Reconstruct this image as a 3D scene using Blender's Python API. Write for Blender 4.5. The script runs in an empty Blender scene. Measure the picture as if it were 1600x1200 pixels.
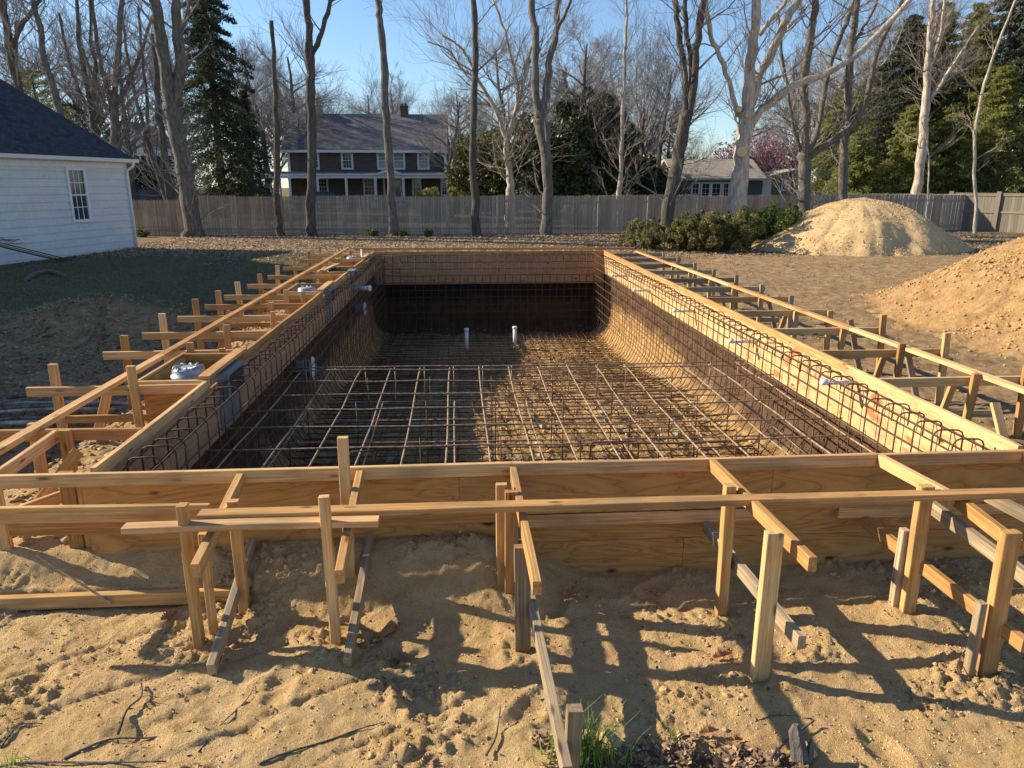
import bpy, math, random
import numpy as np
from mathutils import Vector, Matrix
random.seed(7); RNG = np.random.default_rng(7)
SC = bpy.context.scene; COL = SC.collection
R = math.radians
# ------------------------------------------------------------------ survey of the photograph (camera solution)
CAMH = 1.8; FPX = 1150.0
PIT = math.atan(313/FPX); YAW = math.atan(79/math.hypot(FPX, 313))
def ray(px, py):
    u = (px-800)/FPX; v = -(py-600)/FPX
    fy = math.cos(PIT)+v*math.sin(PIT); fz = -math.sin(PIT)+v*math.cos(PIT)
    c, s = math.cos(YAW), math.sin(YAW)
    return u*c+fy*s, -u*s+fy*c, fz
def atz(px, py, z):
    d = ray(px, py); t = (z-CAMH)/d[2]; return Vector((d[0]*t, d[1]*t, z))
def aty(px, py, yy):
    d = ray(px, py); t = yy/d[1]; return Vector((d[0]*t, yy, CAMH+d[2]*t))
def atx(px, py, xx):
    d = ray(px, py); t = xx/d[0]; return Vector((xx, d[1]*t, CAMH+d[2]*t))
# ------------------------------------------------------------------ scene objects
def tag(o, label=None, cat=None, group=None, kind=None):
    if label: o['label'] = label
    if cat: o['category'] = cat
    if group: o['group'] = group
    if kind: o['kind'] = kind
    return o
def empty(name, loc, label=None, cat=None, group=None, rz=0):
    o = bpy.data.objects.new(name, None); COL.objects.link(o)
    o.matrix_basis = Matrix.Translation(Vector(loc)) @ Matrix.Rotation(rz, 4, 'Z'); o.empty_display_size = .2
    return tag(o, label, cat, group)
def wm(o):
    m = o.matrix_basis.copy(); p = o.parent
    while p: m = p.matrix_basis @ m; p = p.parent
    return m
def put(o, M, parent=None):
    if parent is not None:
        o.parent = parent; o.matrix_basis = wm(parent).inverted() @ M
    else: o.matrix_basis = M
    return o
def newobj(name, me, parent=None, M=None):
    o = bpy.data.objects.new(name, me); COL.objects.link(o)
    return put(o, M if M is not None else Matrix.Identity(4), parent)
def copy_tree(o, parent=None):
    c = o.copy(); COL.objects.link(c); c.parent = parent
    for ch in [k for k in o.children]: copy_tree(ch, c)
    return c
class MB:
    def __init__(s): s.v = []; s.f = []
    def add(s, vs, fs):
        b = len(s.v); s.v += [tuple(v) for v in vs]; s.f += [tuple(i+b for i in f) for f in fs]; return s
    def box(s, x0, x1, y0, y1, z0, z1, M=None):
        vs = [(x, y, z) for x in (x0, x1) for y in (y0, y1) for z in (z0, z1)]
        if M is not None: vs = [M @ Vector(v) for v in vs]
        return s.add(vs, [(0,1,3,2),(4,6,7,5),(0,4,5,1),(2,3,7,6),(0,2,6,4),(1,5,7,3)])
    def prism(s, prof, a, b, axis='y', M=None):     # closed profile (u,z) swept along axis
        n = len(prof); vs = []
        for q in (a, b):
            for (u, z) in prof: vs.append((u, q, z) if axis == 'y' else (q, u, z))
        if M is not None: vs = [M @ Vector(v) for v in vs]
        fs = [(i, (i+1) % n, n+(i+1) % n, n+i) for i in range(n)] + [tuple(range(n-1, -1, -1)), tuple(range(n, 2*n))]
        return s.add(vs, fs)
    def tube(s, pts, rad, n=6, cap=True):
        pts = [Vector(p) for p in pts]; m = len(pts)
        if not hasattr(rad, '__len__'): rad = [rad]*m
        b = len(s.v); t0 = (pts[1]-pts[0]).normalized()
        ref = Vector((0, 0, 1)) if abs(t0.z) < .9 else Vector((1, 0, 0))
        u = t0.cross(ref).normalized()
        cs = [(math.cos(2*math.pi*k/n), math.sin(2*math.pi*k/n)) for k in range(n)]
        for i in range(m):
            t = (pts[min(i+1, m-1)]-pts[max(i-1, 0)]).normalized()
            u = u-t*u.dot(t)
            if u.length < 1e-6: u = t.orthogonal()
            u.normalize(); w = t.cross(u); r = rad[i]; p = pts[i]
            for c, q in cs:
                s.v.append((p.x+(u.x*c+w.x*q)*r, p.y+(u.y*c+w.y*q)*r, p.z+(u.z*c+w.z*q)*r))
        for i in range(m-1):
            for k in range(n):
                k2 = (k+1) % n
                s.f.append((b+i*n+k, b+i*n+k2, b+(i+1)*n+k2, b+(i+1)*n+k))
        if cap:
            s.f.append(tuple(b+k for k in range(n-1, -1, -1))); s.f.append(tuple(b+(m-1)*n+k for k in range(n)))
        return s
    def lathe(s, prof, c, n=20):    # prof (r,z)
        b = len(s.v); m = len(prof)
        for r, z in prof:
            for k in range(n):
                a = 2*math.pi*k/n; s.v.append((c[0]+r*math.cos(a), c[1]+r*math.sin(a), c[2]+z))
        for i in range(m-1):
            for k in range(n):
                k2 = (k+1) % n; s.f.append((b+i*n+k, b+i*n+k2, b+(i+1)*n+k2, b+(i+1)*n+k))
        s.f.append(tuple(b+k for k in range(n-1, -1, -1))); s.f.append(tuple(b+(m-1)*n+k for k in range(n)))
        return s
    def mesh(s, name, mat, smooth=False):
        me = bpy.data.meshes.new(name); me.from_pydata(s.v, [], s.f)
        if smooth: me.polygons.foreach_set('use_smooth', [True]*len(me.polygons))
        if mat: me.materials.append(mat)
        me.update(); return me
    def build(s, name, mat, parent=None, smooth=False, M=None):
        # geometry given in world coordinates, origin moved to its own centre
        if M is None:
            xs = np.array(s.v); c = (xs.min(0)+xs.max(0))/2; c[2] = xs[:, 2].min()
            s.v = [tuple(v) for v in (xs-c)]; M = Matrix.Translation(Vector(c))
        return newobj(name, s.mesh(name, mat, smooth), parent, M)
def npmesh(name, V, F, mat, smooth=False):
    me = bpy.data.meshes.new(name); V = np.asarray(V, np.float32); F = np.asarray(F, np.int32)
    me.vertices.add(len(V)); me.vertices.foreach_set('co', V.ravel())
    k = F.shape[1]; me.loops.add(F.size); me.loops.foreach_set('vertex_index', F.ravel())
    me.polygons.add(len(F)); me.polygons.foreach_set('loop_start', np.arange(0, F.size, k, dtype=np.int32))
    me.polygons.foreach_set('loop_total', np.full(len(F), k, np.int32))
    if smooth: me.polygons.foreach_set('use_smooth', np.ones(len(F), bool))
    if mat: me.materials.append(mat)
    me.update(calc_edges=True); me.validate(); return me
# ------------------------------------------------------------------ noise
def _hash(ix, iy, seed):
    h = (ix.astype(np.int64)*374761393+iy.astype(np.int64)*668265263+seed*1442695041) & 0xffffffff
    h = ((h ^ (h >> 13))*1274126177) & 0xffffffff
    return (h ^ (h >> 16)) & 0xffffffff
def perlin(x, y, seed=0):
    x = np.asarray(x, float); y = np.asarray(y, float)
    x0 = np.floor(x); y0 = np.floor(y); fx = x-x0; fy = y-y0
    def g(ix, iy, dx, dy):
        a = _hash(ix, iy, seed)/4294967296.0*2*math.pi
        return np.cos(a)*dx+np.sin(a)*dy
    u = fx*fx*fx*(fx*(fx*6-15)+10); v = fy*fy*fy*(fy*(fy*6-15)+10)
    a = g(x0, y0, fx, fy); b = g(x0+1, y0, fx-1, fy); c = g(x0, y0+1, fx, fy-1); d = g(x0+1, y0+1, fx-1, fy-1)
    return (a*(1-u)+b*u)*(1-v)+(c*(1-u)+d*u)*v*1.0
def fbm(x, y, seed=0, oct=4, gain=.5):
    s = 0; a = 1; f = 1
    for k in range(oct): s = s+a*perlin(np.asarray(x)*f, np.asarray(y)*f, seed+k*17); a *= gain; f *= 2.03
    return s
def sm(a, b, x):
    t = np.clip((np.asarray(x, float)-a)/(b-a), 0, 1); return t*t*(3-2*t)
# ------------------------------------------------------------------ materials
class NT:
    def __init__(s, name, rough=.8, spec=.3):
        s.m = bpy.data.materials.new(name); s.m.use_nodes = True; s.t = s.m.node_tree
        s.b = s.t.nodes['Principled BSDF']; s.b.inputs['Roughness'].default_value = rough
        s.b.inputs['Specular IOR Level'].default_value = spec
        s.tc = s.t.nodes.new('ShaderNodeTexCoord'); s.oi = None
    def new(s, k): return s.t.nodes.new('ShaderNode'+k)
    def ln(s, a, b): s.t.links.new(a, b)
    def mp(s, scale=(1,1,1), src='Object', loc=None):
        n = s.new('Mapping'); s.ln(s.tc.outputs[src], n.inputs[0]); n.inputs['Scale'].default_value = scale
        if loc is not None: s.ln(loc, n.inputs['Location'])
        return n.outputs[0]
    def rnd(s):
        if s.oi is None: s.oi = s.new('ObjectInfo')
        return s.oi.outputs['Random']
    def rndvec(s, k=37.0):
        m = s.math('MULTIPLY', s.rnd(), k); c = s.new('CombineXYZ')
        for i in range(3): s.ln(m, c.inputs[i])
        return c.outputs[0]
    def noise(s, vec, scale, detail=4, rough=.55, dist=0):
        n = s.new('TexNoise'); s.ln(vec, n.inputs['Vector']); n.inputs['Scale'].default_value = scale
        n.inputs['Detail'].default_value = detail; n.inputs['Roughness'].default_value = rough; n.inputs['Distortion'].default_value = dist
        return n.outputs['Fac']
    def voro(s, vec, scale, feat='F1', out='Distance'):
        n = s.new('TexVoronoi'); n.feature = feat; s.ln(vec, n.inputs['Vector']); n.inputs['Scale'].default_value = scale
        return n.outputs[out]
    def ramp(s, fac, stops):
        n = s.new('ValToRGB'); s.ln(fac, n.inputs[0]); e = n.color_ramp.elements
        while len(e) < len(stops): e.new(.5)
        for i, (p, c) in enumerate(stops):
            e[i].position = p; e[i].color = (c, c, c, 1) if not hasattr(c, '__len__') else (*c, 1)
        return n.outputs[0]
    def mix(s, fac, a, b, mode='MIX'):
        n = s.new('Mix'); n.data_type = 'RGBA'; n.blend_type = mode
        for q, i in ((fac, 0), (a, 6), (b, 7)):
            if hasattr(q, 'is_linked') or hasattr(q, 'links'): s.ln(q, n.inputs[i])
            elif i == 0: n.inputs[0].default_value = q
            else: n.inputs[i].default_value = (*q, 1)
        return n.outputs[2]
    def math(s, op, a, b=0.0):
        n = s.new('Math'); n.operation = op
        for i, q in enumerate((a, b)):
            if isinstance(q, (int, float)): n.inputs[i].default_value = q
            else: s.ln(q, n.inputs[i])
        return n.outputs[0]
    def col(s, c):
        if hasattr(c, 'links'): s.ln(c, s.b.inputs['Base Color'])
        else: s.b.inputs['Base Color'].default_value = (*c, 1)
        return s
    def bump(s, h, strength=.5, dist=.01):
        n = s.new('Bump'); s.ln(h, n.inputs['Height']); n.inputs['Strength'].default_value = strength; n.inputs['Distance'].default_value = dist
        s.ln(n.outputs[0], s.b.inputs['Normal']); return s
def plain(name, c, rough=.6, spec=.3, metal=0, var=.12, scale=8):
    k = NT(name, rough, spec); k.b.inputs['Metallic'].default_value = metal
    n = k.noise(k.mp(), scale, 5, .6)
    lo = tuple(max(0, v*(1-var)) for v in c); hi = tuple(min(1, v*(1+var)) for v in c)
    k.col(k.ramp(n, [(.3, lo), (.7, hi)])); k.bump(n, .15, .01); return k.m
def lumber(name, a, b, dark, weather=0.0, mud=False):
    k = NT(name, .75, .25); off = k.rndvec()
    g = k.noise(k.mp((.9, 26, 26), loc=off), 1.6, 6, .62, .6)
    g2 = k.noise(k.mp((2.2, 90, 90), loc=off), 1.0, 3, .6)
    c = k.ramp(g, [(.28, dark), (.45, a), (.72, b)])
    c = k.mix(k.ramp(g2, [(.4, .7), (.58, 0.0)]), c, dark)
    v = k.voro(k.mp((2.6, 9, 9), loc=off), 1.0)
    knot = k.ramp(v, [(.05, 1.0), (.15, 0.0)])
    c = k.mix(knot, c, tuple(q*.35 for q in dark))
    st = k.noise(k.mp((1.5, 3, 3), loc=off), 1.3, 4, .6)
    c = k.mix(k.ramp(st, [(.48, 0.0), (.70, .62)]), c, (.24, .165, .09) if weather < .5 else (.16, .15, .13))
    if mud:
        sx = k.new('SeparateXYZ'); k.ln(k.tc.outputs['Object'], sx.inputs[0]); mn = k.noise(k.mp((6, 14, 14), loc=off), 2.0, 5, .65)
        c = k.mix(k.ramp(k.math('ADD', k.math('MULTIPLY', sx.outputs[0], -1.5), mn), [(.10, 0.0), (.30, .85)]), c, (.33, .22, .10))
    hs = k.new('HueSaturation'); k.ln(c, hs.inputs['Color'])
    k.ln(k.math('ADD', k.math('MULTIPLY', k.rnd(), .50), .72), hs.inputs['Value'])
    k.ln(k.math('ADD', k.math('MULTIPLY', k.rnd(), .014), .494), hs.inputs['Hue'])
    k.ln(k.math('ADD', k.math('MULTIPLY', k.rnd(), -.18), 1.12), hs.inputs['Saturation'])
    k.col(hs.outputs[0]); k.bump(k.math('ADD', g, k.math('MULTIPLY', g2, .5)), .35, .004); return k.m
M_pine = lumber('pine_lumber', (.60, .365, .155), (.76, .50, .24), (.40, .21, .08))
M_fir = lumber('fir_lumber', (.56, .31, .135), (.69, .425, .20), (.37, .175, .075))
M_old = lumber('weathered_lumber', (.38, .29, .18), (.52, .42, .28), (.19, .135, .085), 1)
M_pinem = lumber('muddy_pine_lumber', (.60, .365, .155), (.76, .50, .24), (.40, .21, .08), 0, True); M_oldm = lumber('muddy_old_lumber', (.38, .29, .18), (.52, .42, .28), (.19, .135, .085), 1, True)
def plywood(name, a, b, dark, paint=False):
    k = NT(name, .7, .25); off = k.rndvec(11.0)
    n0 = k.noise(k.mp((.55, 3.2, 3.2), loc=off), 1.5, 3, .5, 1.2)
    rings = k.math('FRACT', k.math('MULTIPLY', n0, 9.0))
    c = k.ramp(rings, [(0, dark), (.12, a), (.6, b), (1, a)])
    g2 = k.noise(k.mp((2, 60, 60), loc=off), 1.0, 4, .6)
    c = k.mix(k.math('MULTIPLY', g2, .5), c, a)
    v = k.voro(k.mp((1.9, 4.2, 4.2), loc=off), 1.0)
    c = k.mix(k.ramp(v, [(.05, 1.0), (.11, 0.0)]), c, tuple(q*.25 for q in dark))
    st = k.noise(k.mp((.9, 2, 2), loc=off), 2.0, 5, .65)
    c = k.mix(k.ramp(st, [(.48, 0.0), (.8, .6)]), c, (.24, .15, .075))
    if paint:
        pv = k.noise(k.mp((1.4, 1.4, 2.5), loc=off), 1.7, 2, .5)
        c = k.mix(k.ramp(pv, [(.665, 0.0), (.70, .8)]), c, (.62, .12, .05))
    k.col(c); k.bump(g2, .15, .003); return k.m
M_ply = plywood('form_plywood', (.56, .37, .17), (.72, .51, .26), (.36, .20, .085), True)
M_plyo = plywood('shade_toned_orange_plywood', (.42, .215, .065), (.55, .31, .11), (.24, .11, .032))  # form plywood toned orange-brown, the shade of the near wall put into its colour
M_plyd = plywood('shade_toned_plywood', (.40, .23, .12), (.52, .32, .18), (.26, .13, .065))  # darker copy of the form plywood, shade of left and far walls included
def m_rebar():
    k = NT('rusty_rebar', .72, .4); n = k.noise(k.mp(), 30, 4, .65)
    k.col(k.ramp(n, [(.3, (.055, .036, .026)), (.55, (.12, .072, .045)), (.75, (.22, .12, .065))]))
    k.b.inputs['Metallic'].default_value = .35; k.bump(n, .3, .002); return k.m
M_rebar = m_rebar()
def m_rebarlight():
    k = NT('ground_rebar', .6, .4); n = k.noise(k.mp(), 22, 4, .65)
    k.col(k.ramp(n, [(.3, (.16, .10, .065)), (.5, (.34, .24, .155)), (.7, (.52, .38, .26))]))
    k.b.inputs['Metallic'].default_value = .4; return k.m
M_rebar2 = m_rebarlight()
def m_bark(name, lo, hi, scale=6):
    k = NT(name, .95, .1); v = k.mp((1, 1, .22))
    n = k.noise(v, scale*2.2, 7, .68); n2 = k.noise(k.mp((1, 1, .6)), 1.6, 4, .6)
    c = k.ramp(n, [(.32, lo), (.66, hi)]); c = k.mix(k.ramp(n2, [(.45, 0.0), (.75, .5)]), c, tuple(q*.72+.03*g for q, g in zip(lo, (1, 1.3, .7))))
    k.col(c); k.bump(n, .9, .05); return k.m
M_bark = m_bark('grey_bark', (.065, .056, .048), (.25, .222, .195))
M_barkd = m_bark('dark_bark', (.045, .039, .034), (.165, .145, .125))
M_barkp = m_bark('pale_bark', (.22, .18, .14), (.68, .60, .50), 5)
M_twig = plain('twig_bark', (.25, .22, .20), .95, .1, var=.3, scale=3)
M_twigp = plain('pale_twig', (.30, .245, .19), .95, .1, var=.3, scale=3)
def m_leaf(name, a, b, c, rough=.6, trans=.0, sc=1.3):
    k = NT(name, rough, .25)
    g = k.new('NewGeometry'); r = g.outputs['Random Per Island']
    n = k.noise(k.mp(), sc, 3, .6)
    col = k.ramp(r, [(0, a), (.55, b), (1, c)])
    col = k.mix(k.ramp(n, [(.35, .0), (.7, .55)]), col, c)
    k.col(col)
    if trans:
        k.b.inputs['Transmission Weight'].default_value = 0
        tr = k.new('BsdfTranslucent'); k.ln(col, tr.inputs[0]); mx = k.new('MixShader'); mx.inputs[0].default_value = trans
        out = k.t.nodes['Material Output']; k.ln(k.b.outputs[0], mx.inputs[1]); k.ln(tr.outputs[0], mx.inputs[2]); k.ln(mx.outputs[0], out.inputs[0])
    return k.m
M_holly = m_leaf('dark_holly_leaves', (.022, .034, .014), (.05, .066, .024), (.11, .12, .045), .42)
M_spruce = m_leaf('spruce_needles', (.025, .038, .022), (.05, .066, .034), (.10, .11, .06), .8, .25)
M_yew = m_leaf('evergreen_needles', (.085, .115, .03), (.19, .215, .055), (.34, .33, .11), .7, .5)
M_mid = m_leaf('mid_green_leaves', (.035, .045, .016), (.075, .085, .03), (.15, .15, .05), .6, .2)
M_bush = m_leaf('bush_leaves', (.06, .07, .02), (.15, .15, .045), (.30, .26, .11), .6, .35, 2.5)
M_bushg = m_leaf('green_bush_leaves', (.045, .08, .02), (.10, .155, .035), (.19, .22, .055), .5, .4)
M_hedge = m_leaf('hedge_leaves', (.10, .14, .03), (.17, .21, .05), (.24, .26, .08), .7, .3)
M_forsy = m_leaf('yellow_bush_leaves', (.22, .22, .05), (.33, .30, .07), (.20, .18, .07), .7, .3)
M_pink = m_leaf('pink_blossom', (.30, .16, .22), (.42, .24, .31), (.26, .17, .19), .8, .3)
M_redsh = m_leaf('red_twig_haze', (.20, .11, .08), (.28, .16, .11), (.22, .15, .10), .9)
M_dry = m_leaf('dry_leaves', (.16, .10, .055), (.34, .23, .135), (.54, .41, .27), .8, .15)
M_oak = m_leaf('oak_leaf', (.30, .12, .05), (.36, .17, .08), (.28, .16, .09), .7, .15, 12)
M_dkleaf = m_leaf('damp_leaves', (.05, .03, .02), (.13, .075, .045), (.28, .19, .13), .7)
M_damp = m_leaf('bottom_litter_leaves', (.06, .035, .02), (.22, .13, .07), (.44, .30, .19), .8)
M_grass = m_leaf('grass_blades', (.09, .095, .045), (.15, .145, .07), (.28, .235, .14), .7, .2, .6)
M_gtuft = m_leaf('bright_grass_blades', (.12, .23, .03), (.21, .36, .06), (.32, .42, .12), .6, .4)
M_pvc = plain('white_pvc', (.72, .73, .74), .4, .5, var=.08, scale=6)
M_grey = plain('grey_plastic', (.17, .19, .20), .5, .5, var=.12)
M_white = plain('white_trim', (.74, .75, .76), .6, .3, var=.06)
M_lid = plain('grey_foil_lid', (.30, .33, .36), .35, .6, .2, .25, 30)
M_glass = plain('window_glass', (.03, .04, .05), .08, .8, var=.2, scale=2)
M_grito = m_leaf('orange_grit', (.27, .165, .07), (.39, .25, .115), (.48, .33, .17), .95, 0, 5)
M_cutw = plain('cut_wood_face', (.66, .45, .24), .8, .2, var=.16, scale=5)
M_conc = plain('concrete_block', (.34, .33, .29), .9, .2, var=.2, scale=20)
M_redp = plain('red_paint', (.55, .10, .05), .7, .2)
M_blk = plain('black_plastic', (.02, .02, .022), .5, .5)
def m_siding():
    k = NT('white_siding', .7, .25)
    n = k.noise(k.mp((.35, .35, 1.4)), 2.2, 6, .7); n2 = k.noise(k.mp((2, 2, .8)), 5, 4, .6)
    c = k.ramp(n, [(.40, (.66, .67, .66)), (.62, (.60, .60, .58)), (.75, (.36, .35, .33))])
    c = k.mix(k.ramp(n2, [(.45, 0.0), (.8, .35)]), c, (.45, .43, .38)); k.col(c); k.bump(n2, .1, .004); return k.m
M_siding = m_siding()
def m_shingle(name, a, b, c, s=(3, 3, 7)):
    k = NT(name, .9, .15); br = k.new('TexBrick'); k.ln(k.mp(), br.inputs['Vector'])
    br.inputs['Scale'].default_value = 1; br.inputs['Brick Width'].default_value = .22; br.inputs['Row Height'].default_value = .13
    br.inputs['Mortar Size'].default_value = .006; br.inputs['Color1'].default_value = (*a, 1); br.inputs['Color2'].default_value = (*b, 1); br.inputs['Mortar'].default_value = (*tuple(q*.3 for q in a), 1)
    br.inputs['Bias'].default_value = 0
    n = k.noise(k.mp(), 1.1, 5, .65)
    k.col(k.mix(k.ramp(n, [(.42, 0.0), (.72, .7)]), br.outputs[0], c)); k.bump(k.noise(k.mp(), 25, 3, .6), .4, .02); return k
def _orient(k, kind):
    # brick texture lies in the XY plane: turn object coordinates so courses run level on a wall (XZ) or up a roof slope
    for n in list(k.t.nodes):
        if n.type == 'TEX_BRICK':
            sx = k.new('SeparateXYZ'); cx = k.new('CombineXYZ'); k.ln(k.tc.outputs['Object'], sx.inputs[0])
            k.ln(k.math('ADD', sx.outputs[0], k.math('MULTIPLY', sx.outputs[1], .0 if kind == 'front' else 1.0)), cx.inputs[0])
            k.ln(k.math('MULTIPLY', sx.outputs[2], 1.0 if kind != 'roof' else 1.6), cx.inputs[1]); k.ln(cx.outputs[0], n.inputs['Vector'])
    return k.m
M_roofn = _orient(m_shingle('dark_roof_shingles', (.036, .038, .043), (.072, .075, .08), (.055, .056, .056)), 'roof')
M_roofh = _orient(m_shingle('grey_roof_shingles', (.13, .12, .125), (.19, .175, .175), (.27, .24, .225)), 'front')
M_roofc = _orient(m_shingle('cedar_roof_shingles', (.30, .27, .225), (.40, .36, .30), (.42, .36, .28)), 'front')
M_wallh = _orient(m_shingle('red_brown_shingles', (.115, .08, .066), (.165, .12, .10), (.14, .10, .085)), 'front')
M_wallc = _orient(m_shingle('grey_cottage_shingles', (.19, .17, .145), (.24, .22, .19), (.25, .22, .18)), 'front')
def m_fence(name, lo, hi):
    k = NT(name, .9, .15); g = k.noise(k.mp((14, 14, 1.1)), 1.0, 5, .6); n = k.noise(k.mp((6, 6, .3)), 1.2, 3, .5)
    r = k.new('NewGeometry').outputs['Random Per Island']
    c = k.ramp(g, [(.3, lo), (.7, hi)]); c = k.mix(k.math('MULTIPLY', r, .8), c, tuple(q*.45 for q in hi))
    c = k.mix(k.ramp(n, [(.5, 0.0), (.8, .4)]), c, (.12, .115, .11)); k.col(c); k.bump(g, .4, .01); return k.m
M_fence = m_fence('weathered_pickets', (.36, .29, .22), (.60, .50, .40))
M_fencet = m_fence('tan_pickets', (.40, .29, .20), (.60, .46, .33))
M_fencer = m_fence('pale_board_fence', (.22, .19, .145), (.34, .30, .235))
# sand / soil
def soil_nodes(k):
    P = k.mp()
    big = k.noise(P, .9, 5, .6); mid = k.noise(P, 6, 6, .65); fine = k.noise(P, 60, 5, .7); grain = k.noise(P, 260, 2, .6)
    return P, big, mid, fine, grain
def m_ground():
    k = NT('ground_soil', .95, .12); P, big, mid, fine, grain = soil_nodes(k)
    sand = k.ramp(mid, [(.28, (.48, .32, .14)), (.5, (.65, .46, .225)), (.75, (.77, .58, .32))])
    sand = k.mix(k.ramp(big, [(.4, 0.0), (.68, .5)]), sand, (.54, .33, .125))
    sand = k.mix(k.ramp(fine, [(.30, .55), (.46, 0.0)]), sand, (.25, .15, .06))
    sand = k.mix(k.ramp(grain, [(.36, .6), (.5, 0.0)]), sand, (.28, .18, .08))
    sand = k.mix(k.ramp(grain, [(.58, .0), (.68, .5)]), sand, (.85, .70, .45))
    dirt = k.ramp(mid, [(.3, (.20, .13, .066)), (.5, (.34, .23, .12)), (.72, (.50, .36, .20))])
    dirt = k.mix(k.ramp(fine, [(.35, .5), (.5, 0.0)]), dirt, (.10, .075, .05))
    grass = k.ramp(mid, [(.3, (.11, .095, .05)), (.5, (.16, .14, .07)), (.7, (.25, .20, .12))])
    lit = k.ramp(fine, [(.3, (.085, .058, .035)), (.5, (.22, .155, .095)), (.7, (.40, .30, .19))])
    at = k.new('Attribute'); at.attribute_name = 'zone'; sp = k.new('SeparateColor'); k.ln(at.outputs['Color'], sp.inputs[0])
    jit = k.math('SUBTRACT', k.math('ADD', mid, fine), 1.0)
    def w(o): return k.ramp(k.math('ADD', o, k.math('MULTIPLY', jit, .9)), [(.38, 0.0), (.62, 1.0)])
    c = k.mix(w(sp.outputs[2]), sand, dirt); c = k.mix(w(sp.outputs[0]), c, grass); c = k.mix(w(sp.outputs[1]), c, lit)
    k.col(c); h = k.math('ADD', k.math('MULTIPLY', fine, 1.0), k.math('MULTIPLY', grain, .5)); k.bump(h, 1.0, .02); return k.m
M_ground = m_ground()
def m_sand(name, c0, c1, c2, bd=.02, fs=60):
    k = NT(name, .95, .12); P = k.mp(); mid = k.noise(P, 3.2, 7, .68); fine = k.noise(P, fs, 5, .7)
    c = k.ramp(mid, [(.3, c0), (.5, c1), (.72, c2)]); c = k.mix(k.ramp(fine, [(.33, .5), (.5, 0.0)]), c, tuple(q*.5 for q in c0))
    k.col(c); k.bump(fine, .8, bd); return k.m
M_pile = m_sand('sand_pile_grit', (.53, .365, .18), (.62, .44, .225), (.68, .50, .27), .04, 30)
M_pile2 = m_sand('dirt_pile_sand', (.29, .175, .075), (.40, .25, .11), (.50, .335, .16), .05, 22)
def m_pit():
    k = NT('pit_soil', .95, .1); P = k.mp(); mid = k.noise(P, 3.0, 6, .65); fine = k.noise(P, 40, 5, .7)
    g = k.new('NewGeometry'); sx = k.new('SeparateXYZ'); k.ln(g.outputs['Position'], sx.inputs[0])
    och = k.ramp(mid, [(.3, (.36, .20, .075)), (.5, (.52, .33, .14)), (.72, (.64, .46, .24))])
    top = k.ramp(mid, [(.3, (.07, .045, .03)), (.6, (.16, .10, .06))])
    zz = k.math('ADD', sx.outputs[2], k.math('MULTIPLY', k.math('SUBTRACT', k.noise(P, 1.6, 4, .6), .5), .7))
    scr = k.noise(k.mp((7, 7, .8)), 1.6, 5, .7)
    gr = k.mix(k.ramp(fine, [(.36, .6), (.48, 0.0)]), och, (.20, .12, .055)); gr = k.mix(k.ramp(scr, [(.40, .55), (.52, 0.0)]), gr, (.24, .13, .06))
    c = k.mix(k.ramp(k.math('ADD', zz, 2.0), [(.55, 0.0), (.80, 1.0)]), gr, top)
    # topsoil at far end, taken near black: deep-end shade painted into its colour
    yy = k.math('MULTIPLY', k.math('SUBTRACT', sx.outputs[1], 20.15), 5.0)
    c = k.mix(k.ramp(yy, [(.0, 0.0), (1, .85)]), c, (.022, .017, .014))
    k.col(c); k.bump(k.math('ADD', fine, scr), 1.0, .04); return k.m
M_pit = m_pit()
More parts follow.
